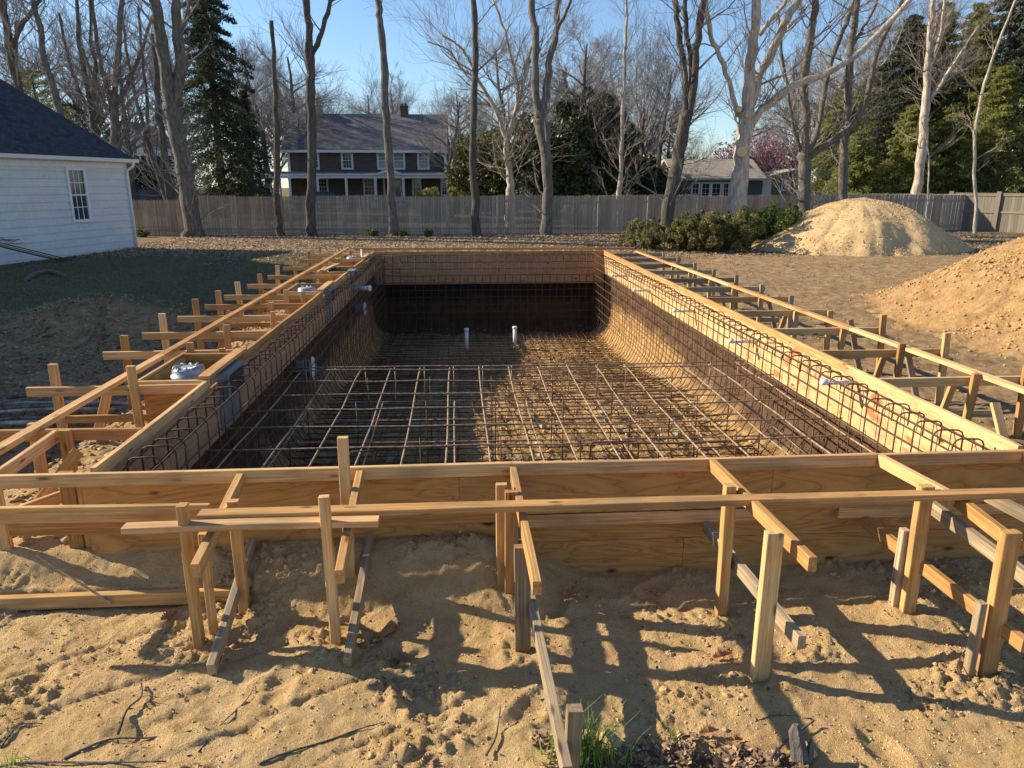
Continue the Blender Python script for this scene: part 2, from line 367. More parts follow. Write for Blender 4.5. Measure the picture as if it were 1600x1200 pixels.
# ------------------------------------------------------------------ ground height
PX0, PX1, PY0, PY1 = -2.47, 3.97, 4.68, 20.62
FOOT = [(float(RNG.uniform(-2.6, 3.6)), float(RNG.uniform(2.7, 4.4)), float(RNG.uniform(0, 3.14))) for _ in range(18)]
STK = [(-1.57, 3.86), (-1.40, 4.17), (-.79, 3.83), (-.755, 4.33), (.215, 4.27), (.305, 3.73), (.455, 2.72), (1.6, 4.07), (1.595, 3.4), (2.8, 4.0), (2.86, 3.36), (2.765, 3.35)]
def gz(x, y, detail=True):
    x = np.asarray(x, float); y = np.asarray(y, float)
    z = np.full(np.broadcast(x, y).shape, -.58)
    front = 1-sm(4.7, 5.6, y)
    zl = -.82+.28*np.where(x < -1.38, .42*sm(4.36, 4.385, y)+.5*sm(4.39, 4.66, y), sm(4.0, 4.55, y)); zr = np.full_like(z, -.86)
    fr = zl+(zr-zl)*sm(.1, .9, x); fr = fr+(-.70-fr)*sm(4.6, 8, x); fr = fr+(-.62-fr)*sm(-3.6, -6, -x*-1)*0
    fr = fr-.05*sm(3.0, 2.2, y)*0
    z = z*(1-front)+fr*front
    nearside = sm(4.7, 5.6, y)*(1-sm(21, 25, y))
    z = z-.10*nearside*sm(3.9, 4.5, x)*(1-sm(9, 14, x))
    # dug ground and mound on the left
    dug = sm(5.2, 6.5, y)*(1-sm(11.8, 13.6, y+.25*(x+5)))*(1-sm(-4.2, -3.5, x))*sm(-9.5, -7.8, x)
    z = z-.34*dug
    z = z+.42*np.exp(-(((x+6.6)/1.5)**2+((y-13.9)/.75)**2))+.2*np.exp(-(((x+8.6)/1.3)**2+((y-12.6)/.8)**2))
    z = z+.25*sm(36, 60, y)+.45*sm(60, 120, y)
    if detail:
        rough = .35+.65*(1-sm(4.5, 5.5, y))+.5*dug
        mid = sm(4.7, 5.6, y)*(1-sm(22, 26, y))
        dirtR = mid*sm(3.9, 5, x)
        lawn = np.clip(sm(13, 15, y)*(1-sm(-3.9, -3.4, x))+sm(25, 27, y), 0, 1)
        rough = np.clip(rough+.6*dirtR, 0, 1.3)*(1-.8*lawn)
        n = fbm(x*1.5, y*1.5, 3, 4)*.034
        n = n+fbm(x*5.5, y*5.5, 9, 4, .62)*.014
        n = n+(.010*np.abs(perlin(x*34, y*34, 43))+.006*perlin(x*19, y*19, 44))*(1-sm(5, 6, y))
        clod = sm(.02, .35, fbm(x*1.1+4, y*1.4, 21, 3))
        n = n+clod*np.abs(fbm(x*11, y*11, 31, 4, .6))*.07
        n = n+np.abs(perlin(x*26, y*26, 41))*.012*(.4+clod)
        # dragging streaks, front left
        a = x*.85+y*.5; b = -x*.5+y*.85
        n = n-.015*sm(.22, .42, perlin(a*.9, b*9, 55))*(1-sm(4.0, 4.4, y))*(1-sm(-.2, .6, x))
        for (fx, fy, fa) in FOOT:
            ca, sa = math.cos(fa), math.sin(fa); u = (x-fx)*ca+(y-fy)*sa; v = -(x-fx)*sa+(y-fy)*ca
            d = (u/.15)**2+(v/.065)**2
            n = n-.024*np.exp(-d**2*.8)+.007*np.exp(-(d-2.2)**2*1.5)
        for (sx_, sy_) in STK: q = ((x-sx_)**2+(y-sy_)**2)/.0085; n = n+.035*np.exp(-(np.sqrt(q)-1.3)**2*1.4)*(.5+1.2*np.abs(perlin(x*13, y*13, 47)))
        z = z+n*rough
        # tyre ruts in the dirt on the right
        z = z+dirtR*(.08*perlin(x*.35, y*2.2, 77)+.05*np.abs(perlin(x*2, y*5, 78))+.05*np.abs(fbm(x*4, y*4, 79, 3)))
        z = z+.05*np.abs(fbm(x*5, y*5, 80, 3))*sm(4.8, 5.4, y)*(1-sm(20, 22, y))*(x < 0)*(x > -5)
    return z
def g1(x, y, detail=True): return float(gz(np.array([x]), np.array([y]), detail)[0])
def axis(segs):
    out = [segs[0][0]]
    for a, b, s0, s1 in segs:
        n = max(1, int(round((b-a)/((s0+s1)/2)))); t = np.linspace(0, 1, n+1)[1:]
        if abs(s1-s0) < 1e-9: q = t
        else: q = (s0*t+(s1-s0)*t*t/2)/(s0+(s1-s0)/2)
        out += list(a+(b-a)*q)
    return np.array(out)
def build_ground():
    X = axis([(-160, -40, 8, 4), (-40, -12, 1, .25), (-12, -3.6, .12, .035), (-3.6, PX0, .018, .018), (PX0, PX1, .0165, .0165), (PX1, 4.8, .02, .02), (4.8, 14, .03, .12), (14, 40, .2, 1), (40, 180, 4, 9)])
    Y = axis([(-20, 1.4, 2, .1), (1.4, 2.4, .03, .016), (2.4, PY0, .0145, .0145), (PY0, 9, .03, .045), (9, PY1, .05, .1), (PY1, 38, .1, .2), (38, 60, .5, 2), (60, 320, 5, 20)])
    xx, yy = np.meshgrid(X, Y, indexing='xy'); z = gz(xx, yy)
    ny, nx = xx.shape; V = np.stack([xx, yy, z], -1).reshape(-1, 3)
    i, j = np.meshgrid(np.arange(nx-1), np.arange(ny-1), indexing='xy')
    cx = (X[i]+X[i+1])/2; cy = (Y[j]+Y[j+1])/2
    keep = ~((cx > PX0) & (cx < PX1) & (cy > PY0) & (cy < PY1))
    i = i[keep]; j = j[keep]; F = np.stack([j*nx+i, j*nx+i+1, (j+1)*nx+i+1, (j+1)*nx+i], -1)
    me = npmesh('ground', V, F, M_ground, True)
    x, y = xx.ravel(), yy.ravel(); wob = fbm(x*.3, y*.3, 90, 3)
    left = 1-sm(-4.0, -3.3, x)
    lawn = left*sm(12.9, 14.3, y+.4*wob+.25*(x+6))*(1-sm(24.5, 27.5, y+1.2*wob))
    lawn = np.maximum(lawn, sm(-8, -9.5, x)*sm(6, 9, y)*(1-sm(24.5, 27.5, y)))
    lawn = np.maximum(lawn, .62*sm(24, 26, y+1.5*wob)*(1-sm(33, 36, y))*sm(.0, .3, fbm(x*.5, y*.8, 95, 3)))
    lawn = np.maximum(lawn, sm(16.5, 18, x+wob)*sm(26, 28, y)*(1-sm(34, 36, y)))
    lawn = np.maximum(lawn, sm(37, 39, y)*.9)
    lit = sm(25, 27, y+1.4*wob)*(1-.55*lawn)*(1-sm(38, 40, y)); lit = np.maximum(lit, .55*sm(-3.2, -2.4, -x-9.9)*0)
    lit = np.maximum(lit, sm(21.5, 23.5, y+wob)*(1-sm(6, 9, x))*(1-lawn))
    hx = -12.45-(29.35-y)*.26                       # along the foot of the white house
    lit = np.maximum(lit, (1-sm(.6, 1.8, np.abs(x-hx-.5)))*(1-sm(29, 30, y))*sm(10, 12, y))
    lit = np.maximum(lit, (1-sm(2.85, 3.05, y+.12*wob))*sm(.25, .5, x)*(1-sm(1.3, 1.9, x))*.9)
    dirt = sm(5.0, 6.5, y+.8*wob)*(1-sm(PX1+.2, PX1+.2+1e-3, -x+8)*0)
    dirt = dirt*np.where(x > 3, sm(4.1, 5.6, x+wob*.5), 1)*np.where((x < 0), .52+.48*(1-sm(-4.1, -3.5, x)), 1)
    dug = sm(5.2, 6.5, y)*(1-sm(-4.2, -3.5, x)); dirt = np.maximum(dirt, dug)
    c = np.stack([np.clip(lawn, 0, 1), np.clip(lit, 0, 1), np.clip(dirt, 0, 1), np.ones_like(x)], -1).astype(np.float32)
    a = me.color_attributes.new('zone', 'FLOAT_COLOR', 'POINT'); a.data.foreach_set('color', c.ravel())
    tag(newobj('ground', me), kind='structure')
build_ground()
def fz(y): return -1.46-.72*sm(9.5, 17.5, y)*1.0-.07*sm(17, 20, y)
def pit_z(x, y, off=0.0):
    d = np.minimum(np.minimum(x-PX0, PX1-x), (PY1-y)*2.2); Rr = .62
    q = np.clip(Rr-d, 0, Rr-1e-3); return fz(y)+off+(Rr-np.sqrt(Rr*Rr-q*q))*.92
def build_pit():
    nx, ny = 240, 460; X = np.linspace(PX0, PX1, nx); Y = np.linspace(PY0, PY1, ny)
    xx, yy = np.meshgrid(X, Y); z = pit_z(xx, yy)
    w = sm(0, .5, np.minimum(np.minimum(xx-PX0, PX1-xx), PY1-yy))
    z = z+(fbm(xx*2, yy*2, 5, 4)*.09+np.abs(fbm(xx*9, yy*9, 6, 3))*.05)*(.25+.75*w)
    V = [np.stack([xx, yy, z], -1).reshape(-1, 3)]
    i, j = np.meshgrid(np.arange(nx-1), np.arange(ny-1)); F = [np.stack([j*nx+i, j*nx+i+1, (j+1)*nx+i+1, (j+1)*nx+i], -1).reshape(-1, 4)]
    base = nx*ny
    def wall(P, zb, sx, sy, m):
        nonlocal base
        n = len(P); k = 34; t = np.linspace(0, 1, k)
        s = np.concatenate([[0], np.cumsum(np.hypot(np.diff(P[:, 0]), np.diff(P[:, 1])))])[None, :]; hh = t[:, None]
        zz = zb[None, :]+(-.50-zb[None, :])*hh
        d = (.05+np.abs(fbm(s*1.1+zz*0, zz*2.6+m*9, 60+m, 4))*.12+np.abs(fbm(s*6, zz*8, 66+m, 3))*.04)*np.sin(np.pi*np.clip(hh, 0, 1))**.5*(.06 if m == 2 else 1)*sm(0, .8, np.minimum(s, s.max()-s))
        px = P[:, 0][None, :]+sx*d; py = P[:, 1][None, :]+sy*d
        V.append(np.stack([px, py, zz], -1).reshape(-1, 3))
        i, j = np.meshgrid(np.arange(n-1), np.arange(k-1)); F.append(np.stack([j*n+i, j*n+i+1, (j+1)*n+i+1, (j+1)*n+i], -1).reshape(-1, 4)+base); base += n*k
    for m, (P, col, sx, sy) in enumerate(((np.stack([np.full(ny, PX0), Y], -1), 0, -1, 0), (np.stack([np.full(ny, PX1), Y], -1), nx-1, 1, 0))):
        wall(P, z[:, col], sx, sy, m)
    for m, (yv, row, sy) in enumerate(((PY0, 0, -1), (PY1, ny-1, 1))):
        wall(np.stack([X, np.full(nx, yv)], -1), z[row, :], 0, sy, m+2)
    tag(newobj('pool_pit', npmesh('pool_pit', np.concatenate(V), np.concatenate(F), M_pit, True)), kind='structure')
build_pit()
# ------------------------------------------------------------------ boards
def board_mesh(L, w, h, mat, bow=0.0, seed=0, name='board'):
    rr = random.Random(seed); c = .0035; ns = 5
    hw, hh = w/2, h/2
    prof = [(-hw+c, -hh), (hw-c, -hh), (hw, -hh+c), (hw, hh-c), (hw-c, hh), (-hw+c, hh), (-hw, hh-c), (-hw, -hh+c)]
    vs = []; fs = []
    for i in range(ns):
        t = i/(ns-1); b = bow*4*t*(1-t); tw = rr.uniform(-.0015, .0015)
        for (y, z) in prof: vs.append((L*t, y+tw+b*.5, z+b+rr.uniform(-.0008, .0008)))
    n = 8
    for i in range(ns-1):
        for k in range(n): fs.append((i*n+k, i*n+(k+1) % n, (i+1)*n+(k+1) % n, (i+1)*n+k))
    fs.append(tuple(range(n-1, -1, -1))); fs.append(tuple((ns-1)*n+k for k in range(n)))
    me = bpy.data.meshes.new(name); me.from_pydata(vs, [], [tuple(reversed(f)) for f in fs]); me.materials.append(mat); me.update(); return me
_bs = [0]
def board(name, p0, p1, w, h, mat, parent=None, up=(0, 0, 1), bow=None, label=None):
    """centre line p0->p1; w across (horizontal), h along 'up'"""
    _bs[0] += 1; p0 = Vector(p0); p1 = Vector(p1); d = p1-p0; L = d.length; X = d.normalized()
    U = Vector(up)
    if abs(X.dot(U)) > .98: U = Vector((0, 1, 0))
    Yv = U.cross(X).normalized(); Z = X.cross(Yv)
    M = Matrix(((X.x, Yv.x, Z.x, p0.x), (X.y, Yv.y, Z.y, p0.y), (X.z, Yv.z, Z.z, p0.z), (0, 0, 0, 1)))
    if bow is None: bow = random.uniform(-.004, .004)*min(L, 3)/2
    o = newobj(name, board_mesh(L, w, h, mat, bow, _bs[0], name), parent, M)
    if label: o['label'] = label
    return o
def stake(x, y, zt, zb, wx, wy, mat, parent, lean=(0, 0), name='stake'):
    mat = M_pinem if mat is M_pine else M_oldm if mat is M_old else mat; p1 = Vector((x, y, zt)); p0 = Vector((x-lean[0], y-lean[1], zb))
    return board(name, p0, p1, wx, wy, mat, parent, up=(0, 1, 0))
T = .038; H4 = .089
exec_parts = True
# ------------------------------------------------------------------ formwork of the pool
def ply(name, axis_, a0, a1, c0, c1, z0, z1, mat, parent, gap=.003):
    """upright plywood sheet: runs along x or y"""
    L = a1-a0-gap; mb = MB(); mb.box(0, L, -(c1-c0)/2, (c1-c0)/2, 0, z1-z0)
    me = mb.mesh(name, mat)
    if axis_ == 'x': M = Matrix.Translation((a0, (c0+c1)/2, z0))
    else: M = Matrix.Translation(((c0+c1)/2, a0, z0)) @ Matrix.Rotation(math.pi/2, 4, 'Z')
    return newobj(name, me, parent, M)
fw = empty('form_wall', (.7, 4.62, -.9), 'near plywood form wall in shade, crossing the foreground behind the long 2x4 rail', 'form wall', 'form walls of the pool')
xs = [-2.50, -.05, 2.12, 4.5]
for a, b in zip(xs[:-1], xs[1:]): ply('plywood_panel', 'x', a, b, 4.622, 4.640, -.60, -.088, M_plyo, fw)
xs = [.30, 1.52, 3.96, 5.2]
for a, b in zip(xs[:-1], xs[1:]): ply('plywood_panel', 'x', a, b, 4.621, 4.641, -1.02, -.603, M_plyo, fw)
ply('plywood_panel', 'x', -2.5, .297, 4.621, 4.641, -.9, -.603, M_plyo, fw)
for a, b, m in ((-3.02, .30, M_pine), (.304, 2.83, M_fir), (2.834, 4.6, M_fir)): board('top_plate', (a, 4.600, -.0445), (b, 4.600, -.0445+.003), T, H4, m, fw)
for a, b, z, m in ((-2.98, .31, -.375, M_fir), (.314, 2.12, -.425, M_fir), (2.6, 4.6, -.425, M_fir)): board('lower_plank', (a, 4.598, z), (b, 4.598, z), T, H4*1.05, m, fw)
board('lower_plank', (2.0, 4.598, -.345), (4.6, 4.598, -.345), T, H4, M_fir, fw)
board('lower_plank', (.35, 4.598, -.34), (2.6, 4.598, -.335), T, .06, M_plyo, fw)
def side_wall(sx, xin, label, plate, panel, gaps=()):
    e = empty('form_wall', (xin+sx*.03, 12.6, -.62), label, 'form wall', 'form walls of the pool')
    y = PY0+.02; k = 0
    while y < PY1-.1:
        y2 = min(y+2.44, PY1-.02); c = sorted((xin+sx*.002, xin+sx*.020))
        ply('plywood_panel', 'y', y, y2, c[0], c[1], -.62, -.091, panel, e); y = y2
    y = PY0+.02
    while y < PY1:
        y2 = min(y+random.choice((3.0, 3.66, 2.44)), PY1+.1)
        segs = [(y, y2)]
        for g0, g1_ in gaps:
            segs = [q for s in segs for q in (((s[0], g0), (g1_, s[1])) if s[0] < g0 and s[1] > g1_ else ((s[0], min(s[1], g0)),) if s[0] < g0 < s[1] else ((max(s[0], g1_), s[1]),) if s[0] < g1_ < s[1] else () if g0 <= s[0] and s[1] <= g1_ else (s,))]
        for s in segs:
            if s[1]-s[0] > .15: board('top_plate', (xin+sx*.021, s[0], -.045+random.uniform(-.004, .004)), (xin+sx*.021, s[1]-.004, -.045+random.uniform(-.004, .004)), T+.004, H4, plate, e)
        y = y2
    return e
SK = [(6.95, 8.15), (12.9, 14.0), (15.9, 16.9), (18.7, 19.7)]
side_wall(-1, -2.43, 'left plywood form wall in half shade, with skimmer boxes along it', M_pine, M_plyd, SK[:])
side_wall(1, 3.93, 'right plywood form wall glowing yellow in the sun with red paint marks', M_pine, M_ply)
e = empty('form_wall', (.7, 20.64, -.9), 'far plywood form wall closing the deep end of the pool', 'form wall', 'form walls of the pool')
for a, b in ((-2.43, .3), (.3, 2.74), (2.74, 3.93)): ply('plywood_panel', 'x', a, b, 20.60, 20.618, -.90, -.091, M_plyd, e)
for a, b in ((-2.45, 1.9), (1.904, 3.96)): board('top_plate', (a, 20.6, -.045), (b, 20.6, -.045), T, H4, M_pine, e)
# long rails laid over the frames
def rail(p0, p1, w, h, mat, label): return tag(board('rail_board', p0, p1, w, h, mat, bow=.003), label, 'board', 'long lumber rails round the pool')
rail((-1.52, 3.955, -.02), (4.4, 3.93, -.018), H4, T, M_pine, 'long flat 2x4 rail crossing the whole foreground over the frames')
rail((-1.9, 3.862, -.045), (-.50, 3.858, -.043), .08, T, M_fir, 'short 2x4 lapped against the left end of the long foreground rail')
rail((-3.3, 4.10, -.05), (-1.50, 4.06, -.05), T, H4+.01, M_pine, 'thick board on edge at the far left of the foreground rail')
rail((-3.45, 4.33, -.762), (-1.42, 4.33, -.758), .05, H4, M_pine, 'board lying on the sand at the left edge, lowest of the front boards')
def chain(x0, x1, ys, z, mat, labs):
    for k in range(len(ys)-1):
        a, b = ys[k], ys[k+1]; f = lambda y: x0+(x1-x0)*(y-ys[0])/(ys[-1]-ys[0])
        rail((f(a), a, z), (f(b-.01), b-.01, z+.001*k), H4, T+.004, mat, labs[k])
chain(-3.26, -3.30, [4.2, 8.0, 12.7, 17.2, 21.9], .002, M_pine, ['nearest length of the left side rail, running out of the left edge of the photo', 'second length of the left side rail, beside the nearest skimmer bucket', 'third length of the left side rail', 'farthest length of the left side rail, by the leafy ground'])
chain(5.05, 4.76, [4.9, 9.0, 13.2, 17.0, 20.2], .0, M_pine, ['nearest length of the right side rail, by the large dirt pile', 'second length of the right side rail', 'third length of the right side rail', 'farthest length of the right side rail, ending by the bushes'])
rail((-3.1, 21.75, -.02), (4.9, 21.45, -.02), T, .07, M_fir, 'rail board across the far end beyond the pool')
# front ladder frames
def frame(x, label, uppers, lowers, stakes):
    e = empty('brace_frame', (x, 4.1, -.84), label, 'brace', 'stake and crosspiece braces in front of the pool')
    for (a, b, m) in uppers: board('upper_crosspiece', a, b, T*1.2, H4*.92, m, e)
    for (a, b, m) in lowers: board('lower_crosspiece', a, b, T*1.2, H4*.92, m, e)
    for (sx, sy, zt, wx, wy, m) in stakes: stake(sx, sy, zt, g1(sx, sy, False)-.14, wx*1.15, wy*1.1, m, e, lean=(random.uniform(-.015, .015), random.uniform(-.01, .01)))
    return e
z_ = .038
frame(-1.5, 'leftmost brace frame of the foreground, with a sloping grey lower board', [((-1.47, 4.575, -z_-.02), (-1.43, 3.58, -.165), M_pine)], [((-1.44, 4.575, -.52), (-1.42, 3.60, -.785), M_old)],
      [(-1.57, 3.86, .09, .045, .055, M_pine), (-1.40, 4.17, -.03, .055, .045, M_pine), (-1.505, 3.93, -.12, .04, .035, M_pine)])
frame(-.7, 'second brace frame from the left, with a tall stake rising above the form wall', [((-.70, 4.575, -z_-.02), (-.66, 3.44, -.15), M_pine)], [((-.655, 4.575, -.52), (-.68, 3.60, -.775), M_old)],
      [(-.79, 3.83, .13, .05, .04, M_pine), (-.755, 4.33, .30, .055, .04, M_pine)])
frame(.31, 'middle brace frame, with a very long pale board running toward the grass tuft', [((.31, 4.575, -z_-.02), (.345, 3.28, -.16), M_pine)], [((.335, 4.575, -.50), (.405, 2.56, -.62), M_old)],
      [(.215, 4.27, -.01, .06, .04, M_pine), (.275, 4.2, -.03, .07, .04, M_fir), (.305, 3.73, -.16, .08, .045, M_old), (.455, 2.72, -.42, .06, .05, M_old)])
frame(1.66, 'brace frame right of the middle, two fresh yellow stakes and two pale crosspieces', [((1.665, 4.575, -z_-.002), (1.725, 3.22, -.045), M_pine)], [((1.655, 4.575, -.50), (1.745, 3.27, -.53), M_old)],
      [(1.60, 4.07, .03, .055, .06, M_pine), (1.645, 4.12, -.02, .03, .06, M_pine), (1.595, 3.40, .05, .08, .045, M_pine)])
frame(2.85, 'rightmost complete brace frame, its tall near stake leaning at the right edge', [((2.85, 4.575, -z_), (2.93, 3.93, -z_-.002), M_pine), ((3.02, 4.02, -.085), (2.93, 3.36, -.075), M_pine)],
      [((2.80, 4.575, -.50), (2.93, 3.20, -.555), M_pine), ((2.93, 4.2, -.165), (3.05, 3.05, -.30), M_old)],
      [(2.80, 4.0, .02, .075, .05, M_pine), (2.75, 4.06, -.30, .04, .05, M_old), (2.86, 3.36, .03, .08, .05, M_pine), (2.765, 3.35, -.38, .035, .045, M_old)])
frame(3.9, 'partly hidden brace frame cut off by the right edge', [((3.9, 4.575, -z_), (3.95, 3.3, -.06), M_pine)], [((3.45, 4.3, -.20), (3.75, 3.6, -.32), M_old)], [(3.85, 4.05, .02, .075, .05, M_pine)])
# side frames
def sideframe(sx, y, k, far=False):
    left = sx < 0
    nm = ['nearest', 'second', 'third', 'fourth', 'fifth', 'sixth', 'seventh', 'eighth', 'ninth', 'tenth', 'eleventh'][k]
    e = empty('side_brace', (-3.4 if left else 4.8, y, -.7), '%s cross brace from the camera along the %s side of the pool' % (nm, 'left' if left else 'right'), 'brace', 'cross braces along the %s side' % ('left' if left else 'right'))
    rr = random.Random(k*7+(3 if left else 11)); m = M_fir if (left and rr.random() < .25) else M_pine
    if left:
        xo = -4.02-rr.uniform(0, .06); xi = -2.47
        board('upper_crosspiece', (xo, y, -.065), (xi, y+.01, -.062), T, H4, m, e)
        if k % 3 != 2: board('lower_crosspiece', (-3.5 if k == 1 else -3.85, y+.1, -.36+rr.uniform(-.04, .04)), (-2.6, y+.1, -.36), T, H4*.8, M_old if k % 2 else M_pine, e)
        zo = rr.uniform(.13, .21); stake(-3.83, y+.045+.04, zo, g1(-3.83, y, False)-.12, .08, .042, M_pine, e, (rr.uniform(-.03, .03), 0))
        if k not in (3, 7): stake(-3.07 if k < 2 else -3.0, y-.045, rr.uniform(.0, .10) if k else .18, -.72, .075, .042, M_pine, e, (rr.uniform(-.02, .02), 0))
        if k % 2 == 1: stake(-2.72, y-.05, -.0+rr.uniform(.0, .06), -.7, .07, .04, M_fir, e)
        if k in (0, 3, 5): board('diagonal_brace', (-3.62, y+.16, -.68), (-3.38, y+.16, -.05 if k == 0 else .02), .08, T, M_pine, e, up=(0, 1, 0))
    else:
        xo = 5.48+rr.uniform(-.05, .08); xi = 3.97
        m = M_pine if k < 5 else M_old
        board('upper_crosspiece', (xi, y, -.068), (xo, y+.01, -.07), T, H4, m, e)
        if k % 2 == 0: board('lower_crosspiece', (4.1, y+.1, -.40), (5.35, y+.1, -.44), T, H4*.8, M_old, e)
        zt = (.10, .17, .15, -.03, .0, .02, .04, .0, .0, 0, 0)[k]
        stake(5.46, y-.05, zt, -.82, .075, .045, M_pine if k < 4 else M_old, e, (-rr.uniform(.0, .05), 0))
        if k < 9: stake(4.93, y-.08, (.03, .06, -.02, -.03, 0, -.04, -.02, -.02, 0)[k], -.78, .075, .045, M_pine, e, (rr.uniform(0, .04), 0))
        if k in (1, 2, 4, 6): board('diagonal_brace', (5.35, y+.12, -.72), (5.12, y+.14, -.02 if k != 2 else .06), .07, T, M_old, e, up=(0, 1, 0))
        if k in (0, 1, 3): board('diagonal_brace', (4.7, y+.10, -.74), (4.86, y+.12, -.12), .07, T, M_pine, e, up=(0, 1, 0))
for k, y in enumerate((6.85, 8.35, 9.45, 10.66, 11.69, 12.72, 14.13, 15.53, 17.1, 18.8, 20.3)): sideframe(-1, y, k)
for k, y in enumerate((6.65, 7.9, 9.2, 10.6, 11.95, 13.2, 14.5, 15.85, 17.2, 18.6, 20.0)): sideframe(1, y, k)
# right-front diagonal props beyond the rail, below the near right corner
e = empty('side_brace', (4.9, 5.6, -.8), 'crossed props under the right side rail at the right edge', 'brace', 'cross braces along the right side')
board('diagonal_brace', (4.80, 5.7, -.76), (4.80, 6.1, -.12), .08, T, M_pine, e, up=(0, 1, 0)); board('diagonal_brace', (5.15, 5.5, -.76), (5.2, 5.95, -.05), .08, T, M_pine, e, up=(0, 1, 0))
board('lower_crosspiece', (4.2, 5.5, -.42), (5.4, 5.5, -.44), T, H4, M_pine, e)
# near left corner work
e = empty('corner_bracing', (-3.0, 5.0, -.6), 'lumber bracing at the near left corner of the pool form', 'brace')
board('upper_crosspiece', (-3.95, 5.53, -.045), (-2.47, 5.51, -.045), T, H4, M_fir, e)
board('edge_board', (-3.05, 4.63, -.045), (-3.10, 5.5, -.045), T, H4, M_fir, e)
stake(-3.0, 5.44, .02, -.7, .085, .045, M_pine, e); stake(-3.07, 4.66, .0, -.72, .075, .05, M_pine, e); stake(-2.62, 4.68, -.02, -.7, .095, .04, M_pine, e); stake(-2.545, 4.70, -.03, -.7, .04, .06, M_fir, e)
board('lower_crosspiece', (-3.6, 5.35, -.36), (-2.5, 5.35, -.36), T, H4*.9, M_pine, e)
board('diagonal_brace', (-3.25, 5.0, -.66), (-2.85, 5.3, -.1), .08, T, M_pine, e, up=(0, 1, 0)); board('edge_board', (-3.2, 4.75, -.40), (-2.75, 5.30, -.36), T, H4, M_fir, e)
stake(-3.32, 5.62, .02, -.7, .08, .04, M_pine, e)
# skimmer boxes
for k, (y0, y1) in enumerate(SK):
    lab = ['nearest skimmer box, with a wide plank over the wall and a big wrapped bucket', 'second skimmer box from the camera, plank across its wall side', 'third skimmer box from the camera, left open with a dark lid in it', 'farthest skimmer box with a thin white pipe standing in it'][k]
    e = empty('skimmer_box', (-2.75, (y0+y1)/2, -.62), lab, 'skimmer box', 'skimmer boxes on the left wall'); x0, x1 = -3.05, -2.47
    def pw(a, b, ax, c): ply('plywood_side', ax, a, b, c-.009, c+.009, -.62, -.02, M_plyo, e)
    pw(x0, x1, 'x', y0); pw(x0, x1, 'x', y1); pw(y0+.01, y1-.01, 'y', x0)
    for yy in (y0-.032, y1-.032 if k else y1-.07): board('rim_board', (x0-.02, yy, -.038), (x1+.05, yy, -.036), T, .085, M_pine, e)
    board('rim_board', (x0-.03, y0, -.034), (x0-.03, y1, -.034), T, .08, M_pine, e)
    if k != 2: board('cover_plank', (-2.47, y0-.03, .022), (-2.47, y1+.03, .022), .115, T, M_pine, e)
    else: board('cover_plank', (-2.95, y0-.1, .03), (-2.80, y0+.95, .06), .10, T, M_pine, e)
    if k < 3:
        sk = MB(); sk.box(-2.50, -2.34, y0+.25, y1-.35, -.27, -.012); sk.box(-2.49, -2.42, y0+.2, y1-.3, -.60, -.272); sk.build('skimmer_throat', M_grey, e)
        inn = MB(); inn.box(-2.345, -2.337, y0+.32, y1-.42, -.24, -.045); inn.build('throat_dark_sheet', M_blk, e)  # black sheet on the solid throat stands in for its shaded hollow
    b = empty('skimmer_bucket', (-2.78, (y0+y1)/2-.15, -.6), ['grey skimmer bucket with foil-like wrap, nearest', 'grey skimmer bucket in the second box', 'dark skimmer bucket in the third box', 'pale skimmer bucket at the far end'][k], 'bucket', 'round skimmer buckets')
    c = (-2.78, (y0+y1)/2-.15, -.6); r = .155
    mb = MB(); mb.lathe([(r*.86, 0), (r*.9, .46), (r*.95, .50)], c, 24); mb.build('bucket_body', M_grey if k != 2 else M_blk, b, True)
    mb = MB(); mb.lathe([(r*1.12, .50), (r*1.14, .52), (r*1.12, .545), (r*1.02, .55), (r*1.0, .60), (r*.95, .615), (r*.3, .625 if k != 2 else .56)], c, 24)
    for j in range(10 if k == 0 else 4):
        a = j*.63; mb.tube([(c[0]+r*.5*math.cos(a), c[1]+r*.5*math.sin(a), c[2]+.62), (c[0]+r*.85*math.cos(a+.5), c[1]+r*.85*math.sin(a+.5), c[2]+.628+.006*(j % 2)), (c[0]+r*.98*math.cos(a+.6), c[1]+r*.98*math.sin(a+.6), c[2]+.607)], .009, 5)
    mb.build('bucket_lid', M_lid if k != 2 else M_blk, b, True)
tag(MB().tube([(-2.62, 19.6, -.5), (-2.62, 19.6, .16)], .024, 10).build('riser_pipe', M_pvc, None, True), 'thin white pipe standing in the farthest skimmer box', 'pipe')
# plumbing
def pipe(p0, p1, r, label, grp, coll=True):
    e = empty('pool_pipe', p0, label, 'pipe', grp)
    MB().tube([p0, p1], r, 14).build('pipe_body', M_pvc, e, True)
    d = (Vector(p1)-Vector(p0)).normalized(); q = Vector(p1)
    MB().tube([q-d*.06, q-d*.055, q+d*.004, q+d*.006], [r, r*1.3, r*1.3, r*.9], 14).build('pipe_cap', M_pvc, e, True)
for k, (y, z) in enumerate(((17.5, -.33), (15.2, -.36), (12.2, -.29), (9.5, -.25), (6.89, -.12))):
    pipe((3.95, y, z-.01), (3.55, y-.02, z+.01), .024, ['farthest white return pipe poking through the right wall', 'white return pipe on the right wall, second from the far end', 'middle one of the five white return pipes on the right wall', 'white return pipe on the right wall, second nearest', 'nearest and largest white return pipe on the right wall'][k], 'return pipes in the right wall')
pipe((-2.45, 16.3, -.41), (-2.02, 16.2, -.40), .05, 'short thick white pipe poking out of the left wall', 'pipes in the left wall')
pipe((.06, 17.6, fz(17.6)+.02), (.06, 17.6, fz(17.6)+.60), .045, 'left one of two white pipes standing on the pit floor', 'white drain pipes on the floor')
